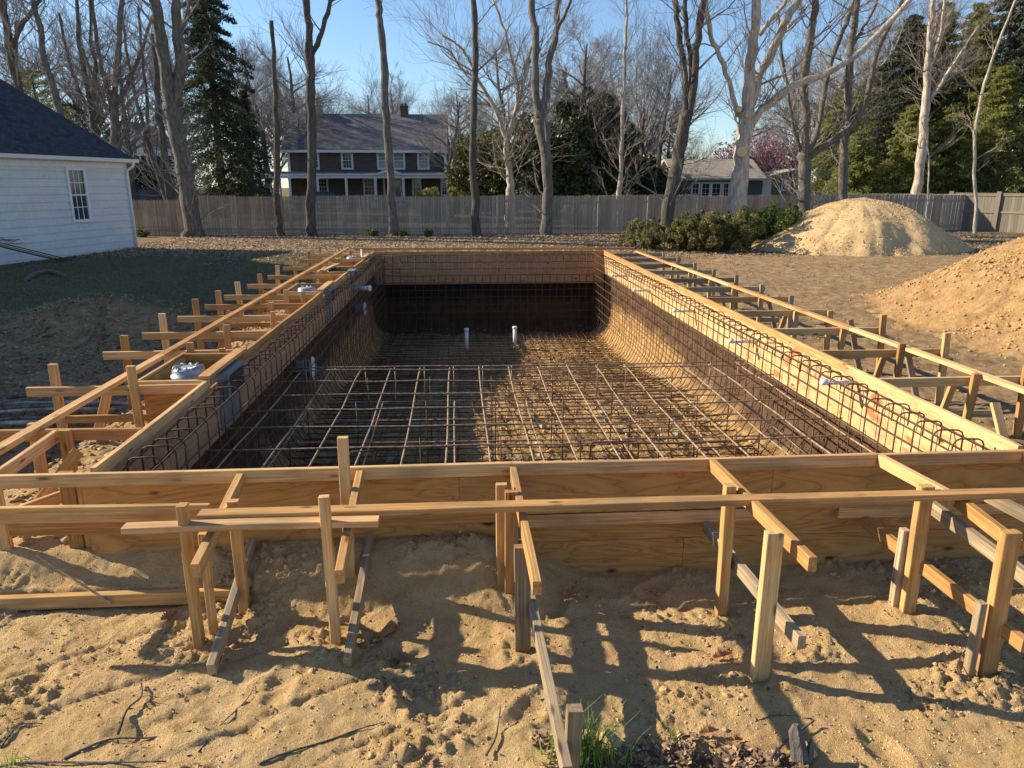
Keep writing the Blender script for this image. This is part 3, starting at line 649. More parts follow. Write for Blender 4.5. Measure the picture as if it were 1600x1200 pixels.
pipe((1.25, 17.8, fz(17.8)+.02), (1.25, 17.8, fz(17.8)+.60), .045, 'right one of two white pipes standing on the pit floor', 'white drain pipes on the floor')
for k, (y, z) in enumerate(((10.4, -.75), (16.2, -.85))):
    e = empty('light_niche', (-2.2, y, z-.16), ['pale round light niche on the left wall, nearer one', 'pale round light niche on the left wall, farther one'][k], 'pool light', 'light niches in the left wall')
    M = Matrix.Translation((0, 0, 0))
    MB().tube([(-2.44, y, z), (-2.18, y, z)], [.10, .13], 20).build('niche_body', M_grey, e, True); MB().tube([(-2.182, y, z), (-2.17, y, z), (-2.15, y, z)], [.165, .168, .15], 24).build('niche_plate', M_pvc, e, True)
# ------------------------------------------------------------------ rebar
RB = .0068
def bars(e, name, paths, mat=None, r=RB, n=6):
    for p in paths: MB().tube(p, r, n).build(name, mat or M_rebar, e, True)
def prof_side(sx, y, floor_len=1.0):
    """bar up the wall and round the cove, from the floor to the hook over the top"""
    xin = (PX0 if sx < 0 else PX1); inn = -sx; j = lambda a: random.uniform(-a, a)
    pts = [(xin+inn*.12+inn*.07-inn*.02, -.24+j(.02)), (xin+inn*.13, -.10+j(.012))]
    pts = [(xin+inn*.11, -.27+j(.03)), (xin+inn*.11, -.10), (xin+inn*.125, -.07), (xin+inn*.155, -.055), (xin+inn*.30, -.05), (xin+inn*.33, -.065), (xin+inn*.35, -.10)]
    zf = float(pit_z(np.array([(PX0+PX1)/2]), np.array([y]))[0])
    pts += [(xin+inn*.35+j(.01), -.5), (xin+inn*.34+j(.01), zf+.60)]
    for a in (20, 45, 70, 90): pts.append((xin+inn*(.34+.38*(1-math.cos(R(a)))), zf+.60-.52*math.sin(R(a))))
    pts.append((xin+inn*(.72+floor_len), zf+.07))
    dy = j(.03); hz = j(.02)
    return [(x, y+dy*(i/len(pts)), z+(hz if i < 7 else 0)) for i, (x, z) in enumerate(pts)]
def side_mat(sx, label):
    e = empty('rebar_mat', (PX0+.3 if sx < 0 else PX1-.3, 12.5, -1.5), label, 'rebar mat', 'tied rebar mats')
    ys = list(np.arange(4.95, 20.4, .235)); random.Random(5+sx).shuffle(ys)
    bars(e, 'hooked_bar', [prof_side(sx, y+random.uniform(-.03, .03)) for y in sorted(ys)])
    xin = (PX0 if sx < 0 else PX1); inn = -sx; L = []
    for z in (-.075, -.25, -.42, -.62, -.82, -1.02, -1.22, -1.45, -1.65):
        ya = 4.75
        if z < -.95: ya = next((y for y in np.arange(4.75, 20, .1) if fz(y)+.3 < z), 20)
        if ya > 19: continue
        xx = xin+inn*(.335 if z > -.1 else .36); off = .0 if z > -1.2 else 0
        L.append([(xx+random.uniform(-.008, .008), y, z+random.uniform(-.012, .012)) for y in np.linspace(ya, 20.35, 14)])
    L.append([(xin+inn*.13, y, -.085+random.uniform(-.008, .008)) for y in np.linspace(4.75, 20.3, 14)])
    L.append([(xin+inn*.12, y, -.26+random.uniform(-.008, .008)) for y in np.linspace(4.75, 20.3, 14)])
    bars(e, 'long_bar', L, r=RB*1.05)
side_mat(-1, 'rebar mat with hooked tops standing against the left wall'); side_mat(1, 'rebar mat with hooked tops standing against the sunlit right wall')
e = empty('rebar_mat', (.7, 20.3, -2.2), 'rebar mat standing against the shaded far wall', 'rebar mat', 'tied rebar mats')
L = []
for x in np.arange(PX0+.35, PX1-.3, .205):
    x = float(x)+random.uniform(-.01, .01); pts = [(x, 20.47, -.25), (x, 20.47, -.08), (x, 20.34, -.05), (x, 20.27, -.09), (x, 20.26, -.8), (x, 20.25, -1.6)]
    for a in (30, 60, 90): pts.append((x, 20.25-.42*(1-math.cos(R(a))), -1.6-.50*math.sin(R(a))))
    pts.append((x, 18.6, fz(18.6)+.09)); L.append(pts)
bars(e, 'hooked_bar', L, M_rebar, .0095)
bars(e, 'long_bar', [[(x, 20.24, z+random.uniform(-.01, .01)) for x in np.linspace(PX0+.3, PX1-.3, 8)] for z in (-.075, -.26, -.44, -.62, -.82, -1.02, -1.22, -1.42, -1.62, -1.8)], M_rebar, .0095)
# floor mat
e = empty('rebar_mat', (.7, 12, -1.6), 'rebar mat lying over the sandy pit floor', 'rebar mat', 'tied rebar mats')
fl = lambda x, y, o: (x, y, fz(y)+o)
bars(e, 'long_bar', [[fl(x+random.uniform(-.03, .03)+.02*math.sin(y), y, .09+random.uniform(-.012, .012)) for y in np.linspace(4.75, 20.1, 22)] for x in np.arange(PX0+.62, PX1-.5, .25)], M_rebar, RB*1.15)
bars(e, 'cross_bar', [[fl(x, y+random.uniform(-.02, .02), .105+random.uniform(-.01, .012)) for x in np.linspace(PX0+.4, PX1-.4, 8)] for y in np.arange(4.85, 20.1, .22)], M_rebar, RB*1.15)
# raised mats of the shelf
def raised(z, y0, y1, x0, x1, label, ys, dx, slope=0.0, wav=.02):
    e = empty('rebar_mat', ((x0+x1)/2, (y0+y1)/2, z-.5), label, 'rebar mat', 'tied rebar mats')
    bars(e, 'long_bar', [[(x+.012*math.sin(y*1.3+x), y, z+random.uniform(-wav, wav)*.6) for y in np.linspace(y0-.02, y1, 9)] for x in np.arange(x0+.22, x1-.1, dx)], M_rebar2, RB*1.3)
    c = []
    for y in ys:
        s = random.uniform(-.035, .035); c.append([(x, y+slope*(x-x0)+s*(x/3), z+.013+random.uniform(-wav, wav)*.5-.012*math.sin(x)) for x in np.linspace(x0, x1+random.uniform(-.25, 0), 11)])
    bars(e, 'cross_bar', c, M_rebar2, RB*1.2)
    tb = MB()
    for x in np.arange(x0+.22, x1-.1, dx):
        for y in ys:
            xx = float(x)+.012*math.sin(y*1.3+x); tb.tube([(xx-.014, y-.014, z-.004), (xx, y, z+.025), (xx+.014, y+.014, z-.004), (xx+.004, y+.01, z-.03+random.uniform(-.01, .01))], .0026, 4, False)
    tag(tb.build('tie_wires', M_rebar, e), kind='stuff')
    return e
eu = raised(-.45, 4.72, 9.12, -2.25, 3.78, 'upper raised rebar mat over the shallow shelf, nearest the camera', (9.12, 8.93, 8.4, 7.85, 7.3, 6.72, 6.15, 5.62, 5.1, 4.82), .37)
el = raised(-.80, 4.75, 8.75, -2.1, 3.6, 'lower raised rebar mat hanging just beneath the upper shelf mat', np.arange(5.0, 8.8, .75), .88)
bars(eu, 'leg_bar', [[(x+.01, 9.10, -.44), (x+.012, 9.11, -.62), (x+.0, 9.12, -.95+random.uniform(-.15, .3))] for x in np.arange(-2.0, 3.7, .37)], M_rebar2)
bars(el, 'leg_bar', [[(x, y, -.44), (x+.004, y, -.75), (x, y+.01, -1.36)] for x in np.arange(-1.9, 3.6, .74) for y in (5.2, 6.4, 7.6, 8.6)], M_rebar)
bars(eu, 'stirrup', [[(x, 4.86, -.74), (x, 4.84, -.45), (x, 4.85, -.40), (x+.02, 4.9, -.385), (x+w, 4.9, -.385), (x+w+.015, 4.9, -.41), (x+w+.02, 4.9, -.75)] for x, w in ((-1.1, .16), (.05, .14), (.72, .3), (1.32, .28), (2.35, .3), (3.1, .3))], M_rebar)
bars(eu, 'stirrup', [[(x, y, -.80), (x, y, -.44), (x+.02, y, -.41), (x+w, y, -.41), (x+w+.015, y, -.44), (x+w+.015, y, -.95)] for x, y, w in ((-1.0, 6.0, .2), (1.1, 6.1, .42), (2.0, 5.9, .5), (1.8, 5.2, .45))], M_rebar)
# concrete spacers
def blockmesh():
    mb = MB(); mb.prism([(-.05, 0), (.05, 0), (.04, .065), (.012, .065), (.008, .05), (-.008, .05), (-.012, .065), (-.04, .065)], -.045, .045)
    mb.tube([(0, -.03, .05), (.02, -.04, .1), (.03, -.01, .11)], .0025, 4); return mb.mesh('concrete_spacer', M_conc)
bm_ = blockmesh(); rr = random.Random(12)
for k in range(58):
    x = rr.uniform(-1.7, 3.2); y = rr.choice((rr.uniform(5, 10), rr.uniform(9, 20)))
    o = newobj('concrete_spacer', bm_, None, Matrix.Translation((x, y, float(pit_z(np.array([x]), np.array([y]))[0])+.02+.03*perlin(x, y))) @ Matrix.Rotation(rr.uniform(0, 6), 4, 'Z') @ Matrix.Scale(rr.uniform(.55, .95), 4))
    tag(o, 'small pale concrete spacer block under the floor rebar', 'spacer block', 'concrete spacer blocks on the pit floor')
# ------------------------------------------------------------------ sand piles
PILES = []
def pile(name, label, cx, cy, rx, ry, h, seed, mat, power=1.15, cell=.035, clods=1.0, extra=()):
    X = np.arange(-rx*1.12, rx*1.12, cell); Y = np.arange(-ry*1.12, ry*1.12, cell); xx, yy = np.meshgrid(X, Y)
    wx = xx+.35*fbm(xx*.5+3, yy*.5, seed, 3); wy = yy+.35*fbm(xx*.5, yy*.5+9, seed+1, 3)
    rr_ = np.sqrt((wx/rx)**2+(wy/ry)**2); z = h*np.clip(1-rr_, -.2, 1)**power if False else h*np.sign(1-rr_)*np.abs(1-rr_)**power
    z = np.where(z > 0, z, z*.4); z = h*.80*np.tanh(np.maximum(z, 0)/h*1.25)/math.tanh(1.25)/.8*.8+np.minimum(z, 0)
    for ex, ey, er, eh in extra: z = z+eh*np.exp(-(((xx-ex)/er)**2+((yy-ey)/er)**2))
    th = np.arctan2(yy, xx); run = fbm(th*6, rr_*1.3, seed+5, 4)
    cl = sm(-.1, .4, fbm(xx*.6, yy*.6, seed+7, 3))
    z = z+run*.035*clods+fbm(xx*2.3, yy*2.3, seed+2, 4)*.032*clods+np.abs(fbm(xx*8, yy*8, seed+3, 3))*.045*cl*clods+np.abs(perlin(xx*13, yy*13, seed+4))*.03*clods*(.35+cl)
    ny, nx = xx.shape; V = np.stack([xx, yy, z], -1).reshape(-1, 3); i, j = np.meshgrid(np.arange(nx-1), np.arange(ny-1))
    keep = (rr_[:-1, :-1] < 1.08); i = i[keep]; j = j[keep]
    F = np.stack([j*nx+i, j*nx+i+1, (j+1)*nx+i+1, (j+1)*nx+i], -1)
    o = newobj(name, npmesh(name, V, F, mat, True), None, Matrix.Translation((cx, cy, g1(cx, cy, False)-.04)))
    tag(o, label, 'sand pile'); PILES.append(o)
pile('sand_pile', 'tall conical heap of pale sand in front of the picket fence', 14.9, 27.4, 4.15, 3.2, 2.4, 40, M_pile, .95, .045, .8)
pile('sand_pile', 'large orange-brown dirt heap rising out of the right edge', 15.2, 11.9, 7.2, 6.9, 3.55, 70, M_pile2, 1.05, .035, 1.7, ((-4.3, -1.5, .8, .15),))
# ------------------------------------------------------------------ small buildings helpers
def win(parent, M, w, h, trim=.11, cols=3, rows=4, depth=.06, split=True, blind=False):
    """window in plane local x (right) z (up), facing -y ; M places its lower left corner"""
    f = MB()
    f.box(-trim, 0, -depth, 0, -trim, h+trim, M); f.box(w, w+trim, -depth, 0, -trim, h+trim, M); f.box(0, w, -depth, 0, h, h+trim, M); f.box(0, w, -depth-.02, 0, -trim, 0, M)
    if split: f.box(0, w, -depth*.6, -.003, h*.5-.025, h*.5+.025, M)
    for c in range(1, cols): f.box(w*c/cols-.012, w*c/cols+.012, -depth*.45, -.005, 0, h, M)
    for r in range(1, rows):
        if not (split and r*2 == rows): f.box(0, w, -depth*.40, -.006, h*r/rows-.012, h*r/rows+.012, M)
    fo = f.build('window', M_white, parent)
    g = MB(); g.box(0.001, w-.001, -.012, -.002, 0.001, h-.001, M); g.build('pane', M_glass, fo)
    if blind: b = MB(); b.box(.02, w-.02, -.016, -.0125, h*.42, h-.02, M); b.build('blind', M_blind, fo)
    return fo
M_blind = plain('window_blind', (.20, .27, .30), .8)
# ------------------------------------------------------------------ white house at the left
A = Vector((-12.45, 29.35, 0)); dW = Vector((-1.48, -5.69, 0)).normalized()          # wall runs from the far corner towards the camera
dB = Vector((-.968, .252, 0)).normalized()                                          # gable end runs back to the left
wh = empty('white_house', (-12.45, 29.35, -.6), 'white clapboard house with dark blue-grey roof at the left edge, in shade', 'house')
LW = 22.0; ZB, ZE = -.75, 2.70
Mh = Matrix(((dW.x, dB.x, 0, A.x), (dW.y, dB.y, 0, A.y), (0, 0, 1, 0), (0, 0, 0, 1)))   # local x along wall toward camera, y inward, z up
w = MB(); n = 14; ch = (ZE-ZB)/n
prof = []
for k in range(n): prof += [(-.034, ZB+k*ch), (.0, ZB+(k+1)*ch)]
prof = [(.16, ZB)]+prof+[(.16, ZE)]
w.prism(prof, 0, LW, 'x', Mh); w.box(.0, .15, .16, 9, ZB, ZE, Mh); w.box(LW-.15, LW, .16, 9, ZB, ZE, Mh)
w.add([Mh @ Vector(v) for v in ((.02, .0, ZE), (.02, 13, ZE), (.02, 6.5, ZE+3.3), (.14, 0, ZE), (.14, 13, ZE), (.14, 6.5, ZE+3.3))], [(0, 1, 2), (3, 5, 4)])
w.build('wall', M_siding, wh)
pitch = .56; ez = ZE+.02
rf = MB(); rf.prism([(-.32, ez-.32*pitch+.12), (6.5, ez+6.5*pitch+.12), (13.3, ez-.3*pitch+.12), (13.3, ez-.3*pitch), (6.5, ez+6.5*pitch-.02), (-.32, ez-.32*pitch)], -.22, LW+.2, 'x', Mh)
rfo = rf.build('roof', M_roofn, wh)
vn = MB(); vn.box(5.2, 5.5, 3.0, 3.3, ez+3*pitch+.1, ez+3.3*pitch+.35, Mh); vn.build('roof_vent', M_white, rfo)
tr = MB(); tr.box(-.20, LW+.2, -.30, -.01, ZE-.17, ZE-.155, Mh); tr.box(-.03, .10, -.045, -.021, ZB, ZE-.16, Mh); tr.box(.10, LW, -.035, -.021, ZE-.36, ZE-.175, Mh); tr.build('trim', M_white, wh)
gt = MB(); gt.prism([(-.46, ZE-.03), (-.33, ZE-.03), (-.33, ZE-.15), (-.42, ZE-.15)], -.25, LW, 'x', Mh); gt.build('gutter', M_white, wh)
dp = MB(); P_ = [(.02, -.40, ZE-.14), (.03, -.36, ZE-.28), (.04, -.10, ZE-.42), (.04, -.09, ZE-.6), (.04, -.09, ZB+.1)]
dp.tube([Mh @ Vector(p) for p in P_], .05, 8); dp.build('downspout', M_white, wh, True)
Mw = Mh @ Matrix.Translation((2.22, -.022, .62))
win(wh, Mw, .68, 1.62, .09, 3, 4)
st = MB(); st.box(.05, LW, .02, .155, ZB-.5, ZB-.002, Mh); st.build('foundation', M_conc, wh)
bh = MB(); bh.box(12.3, 13.6, -.9, -.02, -.7, -.18, Mh); bh.prism([(-.95, -.18), (-.02, .02), (-.02, -.05), (-.95, -.25)], 12.2, 13.7, 'x', Mh); bh.build('bulkhead', M_old, wh)
wg = MB(); q = [(9.0, -.7), (9.0, 9.4), (23.8, 9.9), (27.6, 9.3), (31.0, 6.1), (31.0, -.7)]
wg.prism([(u, z) for u, z in q], -31, -22.3, 'x'); wg.build('added_shade_block', M_siding, wh)  # unseen block added left of view, profile shaped to cast shade on the lawn
# rebar offcuts leaning on the wall + hose
e = empty('rebar_bundle', (-14.6, 22.3, -.6), 'dark tied bundle of bent rebar leaning against the white house wall', 'rebar bundle')
rr = random.Random(3); L = []
q0, q1 = Mh @ Vector((4.8, -1.25, -.56)), Mh @ Vector((10.5, -.25, .95))
for k in range(7):
    o = Vector((rr.uniform(-.08, .08), rr.uniform(-.05, .05), rr.uniform(-.05, .05))); L.append([q0+o*2, q0.lerp(q1, .3)+o*2+Vector((0, 0, .10)), q0.lerp(q1, .55)+o+Vector((0, 0, .22)), q0.lerp(q1, .8)+o+Vector((0, 0, .25)), q1+o*2])
bars(e, 'bent_bar', L, M_rebar, .013, 5)
L = []
for k in range(22):
    t = .28+.62*k/22; c = q0.lerp(q1, t)+Vector((0, 0, .08+.2*math.sin(t*3))); L.append([c-dW*rr.uniform(.2, .6)+Vector((0, 0, rr.uniform(-.12, .05))), c, c+dW*rr.uniform(.1, .55)+Vector((0, 0, rr.uniform(-.03, .25)))])
bars(e, 'tied_bar', L, M_rebar, .010, 4)
hp = [atz(x, y, -.56)+Vector((0, 0, z*.45)) for x, y, z in ((38, 440, .02), (48, 434, .08), (60, 430, .14), (75, 428, .16), (90, 429, .10), (103, 433, .02))]
tag(MB().tube(hp, .06, 10).build('curved_pipe', plain('buff_hose', (.15, .12, .085), .8), None, True), 'short curved buff hose lying on the shaded lawn by the white house', 'hose')
# ------------------------------------------------------------------ picket fence
def fence_run(P0, P1, label, n, h, mats, name='picket_fence'):
    P0 = Vector(P0); P1 = Vector(P1); e = empty(name, P0, label, 'fence'); d = (P1-P0); L = d.length; ux = d.normalized(); nrm = Vector((ux.y, -ux.x, 0))
    for k in range(n):
        a, b = L*k/n, L*(k+1)/n; m = mats(k); mb = MB(); w_ = .078; x = a+.012; hh = h(k)
        M = lambda xx, o=0: P0+ux*xx+nrm*o
        while x < b-.02:
            jz = random.uniform(-.012, .012); jt = random.uniform(-.006, .006); g = -.72
            q = [(x, g), (x+w_-.014, g), (x+w_-.014+jt, hh-.06+jz), (x+w_/2-.004+jt, hh+jz), (x+jt, hh-.06+jz)]
            vs = [(*(M(u, 0))[:2], z) for u, z in q]+[(*(M(u, -.02))[:2], z) for u, z in q]
            mb.add(vs, [(0, 1, 2, 3, 4), (9, 8, 7, 6, 5), (0, 5, 6, 1), (1, 6, 7, 2), (2, 7, 8, 3), (3, 8, 9, 4), (4, 9, 5, 0)]); x += w_
        for z in (-.35, hh-.35):
            A_, B_ = M(a, -.021), M(b-.01, -.021); C_, D_ = M(a, -.06), M(b-.01, -.06)
            mb.add([(A_.x, A_.y, z), (B_.x, B_.y, z), (B_.x, B_.y, z+.08), (A_.x, A_.y, z+.08), (C_.x, C_.y, z), (D_.x, D_.y, z), (D_.x, D_.y, z+.08), (C_.x, C_.y, z+.08)], [(0, 1, 2, 3), (4, 7, 6, 5), (0, 4, 5, 1), (3, 2, 6, 7)])
        mb.build('fence_panel', m, e)
        c = M(a, -.10); pb = MB(); pb.tube([(c.x, c.y, -.7), (c.x, c.y, hh-.1)], .05, 8); pb.build('post', mats(0), e)
    return e
fence_run((-15.6, 36.5, 0), (19.1, 36.9, 0), 'long weathered grey picket fence across the back of the yard, one tan panel in it', 14, lambda k: 1.27+.03*math.sin(k*2.1)-(.18 if k == 0 else 0), lambda k: M_fencet if k == 2 else M_fence)
fence_run((19.1, 36.9, 0), (27.0, 38.2, 0), 'darker picket fence behind the sand pile, bending away at the right', 3, lambda k: 1.33-.02*k, lambda k: M_fence)
e = empty('board_fence', (26.6, 37.5, -.6), 'pale board fence with wide posts at the right edge', 'fence')
PP = [Vector((25.9, 38.6, 0)), Vector((27.3, 36.9, 0)), Vector((28.6, 35.0, 0)), Vector((30.0, 33.1, 0)), Vector((31.5, 31.2, 0))]
for k in range(4):
    a, b = PP[k], PP[k+1]; u = (b-a).normalized(); M = Matrix(((u.x, -u.y, 0, a.x), (u.y, u.x, 0, a.y), (0, 0, 1, 0), (0, 0, 0, 1))); L = (b-a).length
    mb = MB(); x = .02
    while x < L-.15: mb.box(x, x+.135, -.01+.004*random.random(), .012, -.6, 1.30, M); x += .142
    mb.box(0, L, -.05, -.012, .35, .44, M); mb.box(0, L, -.05, -.012, 1.2, 1.30, M); mb.box(0, L, -.07, .05, 1.302, 1.34, M); mb.build('fence_panel', M_fencer, e)
    mb = MB(); mb.box(-.10, .10, -.13, .03, -.7, 1.42, M); mb.build('post', M_fencer if k else M_old, e)
# ------------------------------------------------------------------ houses beyond
D = 72.0
def X_(px, d=D): return aty(px, 250, d).x
def Z_(py, d=D, px=600): return aty(px, py, d).z
mh = empty('shingled_house', (X_(570), D+3, -.3), 'two storey red-brown shingled house with a white columned porch beyond the fence', 'house')
x0, x1 = X_(450), X_(697); ze = Z_(234); zp = Z_(270); zr = Z_(182, D+4.5)
w = MB(); w.box(x0, x1, D, D+9, -.4, ze); w.add([(x0, D+.0, ze), (x0, D+9, ze), (x0, D+4.5, zr-.15), (x1, D, ze), (x1, D+9, ze), (x1, D+4.5, zr-.15)], [(0, 1, 2), (3, 5, 4)]); w.build('wall', M_wallh, mh)
rf = MB(); rf.prism([(D-.5, ze-.25), (D+4.5, zr), (D+9.5, ze-.25), (D+9.5, ze-.05), (D+4.5, zr+.22), (D-.5, ze-.05)], x0-.5, x1+.15, 'x'); rfo = rf.build('roof', M_roofh, mh)
for px, pw_, top in ((634.5, 9, 171), (503, 15, 176)):
    c = MB(); a = X_(px, D+4.5); c.box(a-.35, a+.35, D+4.1, D+4.9, zr-.4, zr+.85); c.box(a-.4, a+.4, D+4.05, D+4.95, zr+.86, zr+.96)
    for q in (-.18, .18): c.tube([(a+q, D+4.5, zr+.96), (a+q, D+4.5, zr+1.2)], .1, 8)
    c.build('chimney', M_wallh if px > 600 else M_conc, rfo)
t = MB(); t.box(x0-.5, x1+.15, D-.6, D-.501, ze-.28, ze-.06); t.box(x0-.05, x0+.18, D-.05, D-.002, zp, ze-.2); t.box(x1-.18, x1+.05, D-.05, D-.002, zp-.3, ze-.2); t.build('trim', M_white, mh)
for a, b in ((484, 496), (536, 549), (592, 604), (616, 630), (655, 668)):
    wd = X_(b)-X_(a); win(mh, Matrix.Translation((X_(a), D-.004, Z_(262))), wd, ze-.32-Z_(262), .17, 3, 4, .06, True, a > 560)
# porch
xp0, xp1 = X_(396, D-2.6), X_(704, D-2.6); zq = Z_(271, D-2.6)
pr = MB(); pr.prism([(D-2.8, zq-.02), (D-.002, zp+.12), (D-.002, zp-.05), (D-2.8, zq-.14)], xp0-.1, xp1, 'x'); pr.build('porch_roof', M_roofh, mh)
pb = MB(); pb.box(xp0, xp1, D-2.75, D-2.55, zq-.42, zq-.16); pb.box(xp0-.15, xp1, D-2.9, D-2.76, zq-.15, zq-.03); pb.box(xp0, xp0+.15, D-2.55, D+2.5, zq-.42, zq-.16)
pb.box(xp0, xp1, D-2.7, D-2.6, .25, .33)
x = xp0
while x < X_(605): pb.box(x, x+.04, D-2.67, D-2.63, -.4, .25); x += .14
pb.build('porch_beam', M_white, mh)
for px in (403, 413, 421, 450, 474, 494, 539, 585, 629, 700):
    c = MB(); xx = X_(px, D-2.6); yy = D-2.6+(1.6 if px in (413, 474) else 3.2 if px == 421 else 0); c.lathe([(.16, -.4), (.16, -.1), (.12, -.05), (.115, zq-.6), (.16, zq-.5), (.16, zq-.42)], (xx, yy, 0), 10); c.build('porch_column', M_white, mh)
for a, b in ((495, 508), (568, 583), (645, 655), (690, 700)): win(mh, Matrix.Translation((X_(a), D-.004, Z_(304))), X_(b)-X_(a), Z_(280)-Z_(304), .14, 3, 4)
ga, gb, gc = X_(583, D-3), X_(632, D-3), X_(607, D-3)
g = MB(); g.prism([(ga, zq-.12), (gc, Z_(263, D-3)), (gb, zq-.12), (gb-.35, zq-.14), (gc, Z_(263, D-3)-.28), (ga+.35, zq-.14)], D-3.1, D-2.82, 'y'); g.build('porch_gable', M_white, mh)
g = MB(); g.prism([(ga, zq-.05), (gc, Z_(263, D-3)+.08), (gb, zq-.05), (gb-.1, zq-.08), (gc, Z_(263, D-3)+.0), (ga+.1, zq-.08)], D-2.81, D-.6, 'y'); g.build('porch_gable_roof', M_roofh, mh)
dr = MB(); dr.box(X_(600), X_(614), D-.05, D-.003, -.3, Z_(279)); dr.build('front_door', plain('dark_door', (.06, .05, .06)), mh)
for a, b in ((597, 600), (614.5, 626)):
    dr = MB(); dr.box(X_(a), X_(b), D-.06, D-.004, -.3, Z_(278)); do = dr.build('side_light', M_white, mh); dg = MB(); dg.box(X_(a)+.08, X_(b)-.1, D-.065, D-.0605, .5, Z_(282)); dg.build('pane', M_glass, do)
bl = MB(); xr0, xr1 = x1+.1, X_(712); bl.box(xr0, xr1, D+.5, D+.6, Z_(253), Z_(251.5)); bl.box(xr0, xr1, D+.5, D+.6, Z_(267), Z_(266))
x = xr0
while x < xr1: bl.box(x, x+.05, D+.52, D+.57, Z_(267), Z_(252)); x += .19
bl.build('balcony_rail', M_white, mh)
wg = MB(); wg.box(x1, X_(735), D+3, D+8, -.4, Z_(262)); wg.build('wing_wall', M_wallh, mh)
wg = MB(); wg.prism([(D+2.0, Z_(265)), (D+6, Z_(216)), (D+6.2, Z_(216)), (D+8.4, Z_(262))], x1+.01, X_(740), 'x'); wg.build('wing_roof', plain('light_grey_shingles', (.24, .22, .22), .9, scale=20), mh)
# cottage
D2 = 60.0; ct = empty('cottage', (X_(1120, D2), D2+2, -.4), 'low grey cottage with a cedar roof and white french doors beyond the fence at right', 'cottage')
c0, c1 = X_(1058, D2), X_(1195, D2); ce, cr = Z_(279, D2, 1100), Z_(251, D2+3.2, 1100)
w = MB(); w.box(c0, c1, D2, D2+6.4, -.5, ce-.05); w.build('wall', plain('blue_grey_wall', (.10, .135, .15), .9, var=.1), ct)
rf = MB(); rf.prism([(D2-.4, ce-.1), (D2+3.2, cr), (D2+6.8, ce-.1), (D2+6.8, ce+.02), (D2+3.2, cr+.14), (D2-.4, ce+.02)], c0-.2, c1+.2, 'x'); ro = rf.build('roof', M_roofc, ct)
sk = MB(); q = Matrix.Translation((X_(1176, D2), D2+1.4, ce+.66)) @ Matrix.Rotation(math.atan2(cr-ce+.1, 3.6), 4, 'X'); sk.box(0, .75, 0, .9, .05, .14, q); so = sk.build('skylight', M_white, ro); sk = MB(); sk.box(.10, .65, .1, .8, .141, .15, q); sk.build('pane', M_glass, so)
sr = MB(); sr.prism([(D2-.1, Z_(288, D2)), (D2+2.6, ce+.9), (D2+5, Z_(288, D2)), (D2+2.6, ce+.8)], X_(1006, D2), c0-.21, 'x'); sr.build('side_roof', M_roofc, ct)
pp = MB(); pp.lathe([(.85, 0), (.02, .75)], (X_(1030, D2), D2+.4, Z_(287, D2)), 4); pp.build('pyramid_skylight', M_white, ct)
for k, (a, b) in enumerate(((1085, 1094), (1100, 1111), (1116, 1128), (1134, 1141))): win(ct, Matrix.Translation((X_(a, D2), D2-.004, -.1)), X_(b, D2)-X_(a, D2), Z_(287, D2)+.1, .13, 2, 5, .06, False)
t = MB(); t.box(c0-.2, c1+.2, D2-.5, D2-.405, ce-.14, ce-.01); t.build('gutter', plain('pale_gutter', (.35, .42, .42)), ct)
an = MB(); a0, a1 = X_(1212, D2), X_(1248, D2); an.box(X_(1196, D2), a1, D2+.5, D2+5, -.5, Z_(276, D2)); an.add([(a0, D2+.5, Z_(276, D2)), (a1, D2+.5, Z_(276, D2)), (a1, D2+.5, Z_(264, D2)), (a0, D2+.55, Z_(276, D2))], [(0, 1, 2)]); an.build('annex_wall', M_wallc, ct)
an = MB(); a9 = X_(1196, D2)
an.add([(a9-.1, D2+.1, Z_(277, D2)), (a1+.3, D2+.1, Z_(262, D2)), (a1+.3, D2+5, Z_(262, D2)), (a9-.1, D2+5, Z_(277, D2)), (a9-.1, D2+.1, Z_(277, D2)-.12), (a1+.3, D2+.1, Z_(262, D2)-.12), (a1+.3, D2+5, Z_(262, D2)-.12), (a9-.1, D2+5, Z_(277, D2)-.12)], [(0, 1, 2, 3), (4, 7, 6, 5), (0, 4, 5, 1), (1, 5, 6, 2), (2, 6, 7, 3), (3, 7, 4, 0)]); an.build('annex_roof', M_roofc, ct)
tr = MB(); tr.box(X_(1197, D2), X_(1212, D2), D2+.40, D2+.495, .1, Z_(277, D2)); tr.build('annex_trim', M_white, ct)
win(ct, Matrix.Translation((X_(1231, D2), D2+.496, Z_(296, D2))), X_(1241, D2)-X_(1231, D2), Z_(284, D2)-Z_(296, D2), .14, 2, 3, .06, True)
# far white house
D3 = 95.0; fh = empty('far_white_house', (X_(215, D3), D3, 0), 'pale white gabled house far behind the trees at left', 'house')
w = MB(); a, b, zt, zk = X_(160, D3), X_(238, D3), Z_(225, D3, 200), Z_(194, D3, 200)
w.prism([(a, -.3), (b, -.3), (b, zt), ((X_(200, D3)), zk), (a, zt)], D3, D3+9, 'y'); w.box(b, X_(262, D3), D3+1, D3+8, -.3, Z_(250, D3, 240)); w.build('wall', M_white, fh)
w = MB(); m = X_(200, D3); w.prism([(a-.5, zt-.3), (m, zk+.15), (b+.5, zt-.3), (b+.5, zt-.05), (m, zk+.45), (a-.5, zt-.05)], D3-.4, D3+9.4, 'y'); w.build('roof', M_roofh, fh)
win(fh, Matrix.Translation((X_(226, D3), D3-.004, Z_(240, D3, 220))), .8, 1.3, .12, 2, 2); win(fh, Matrix.Translation((X_(205, D3), D3-.004, Z_(240, D3, 220))), .8, 1.3, .12, 2, 2)
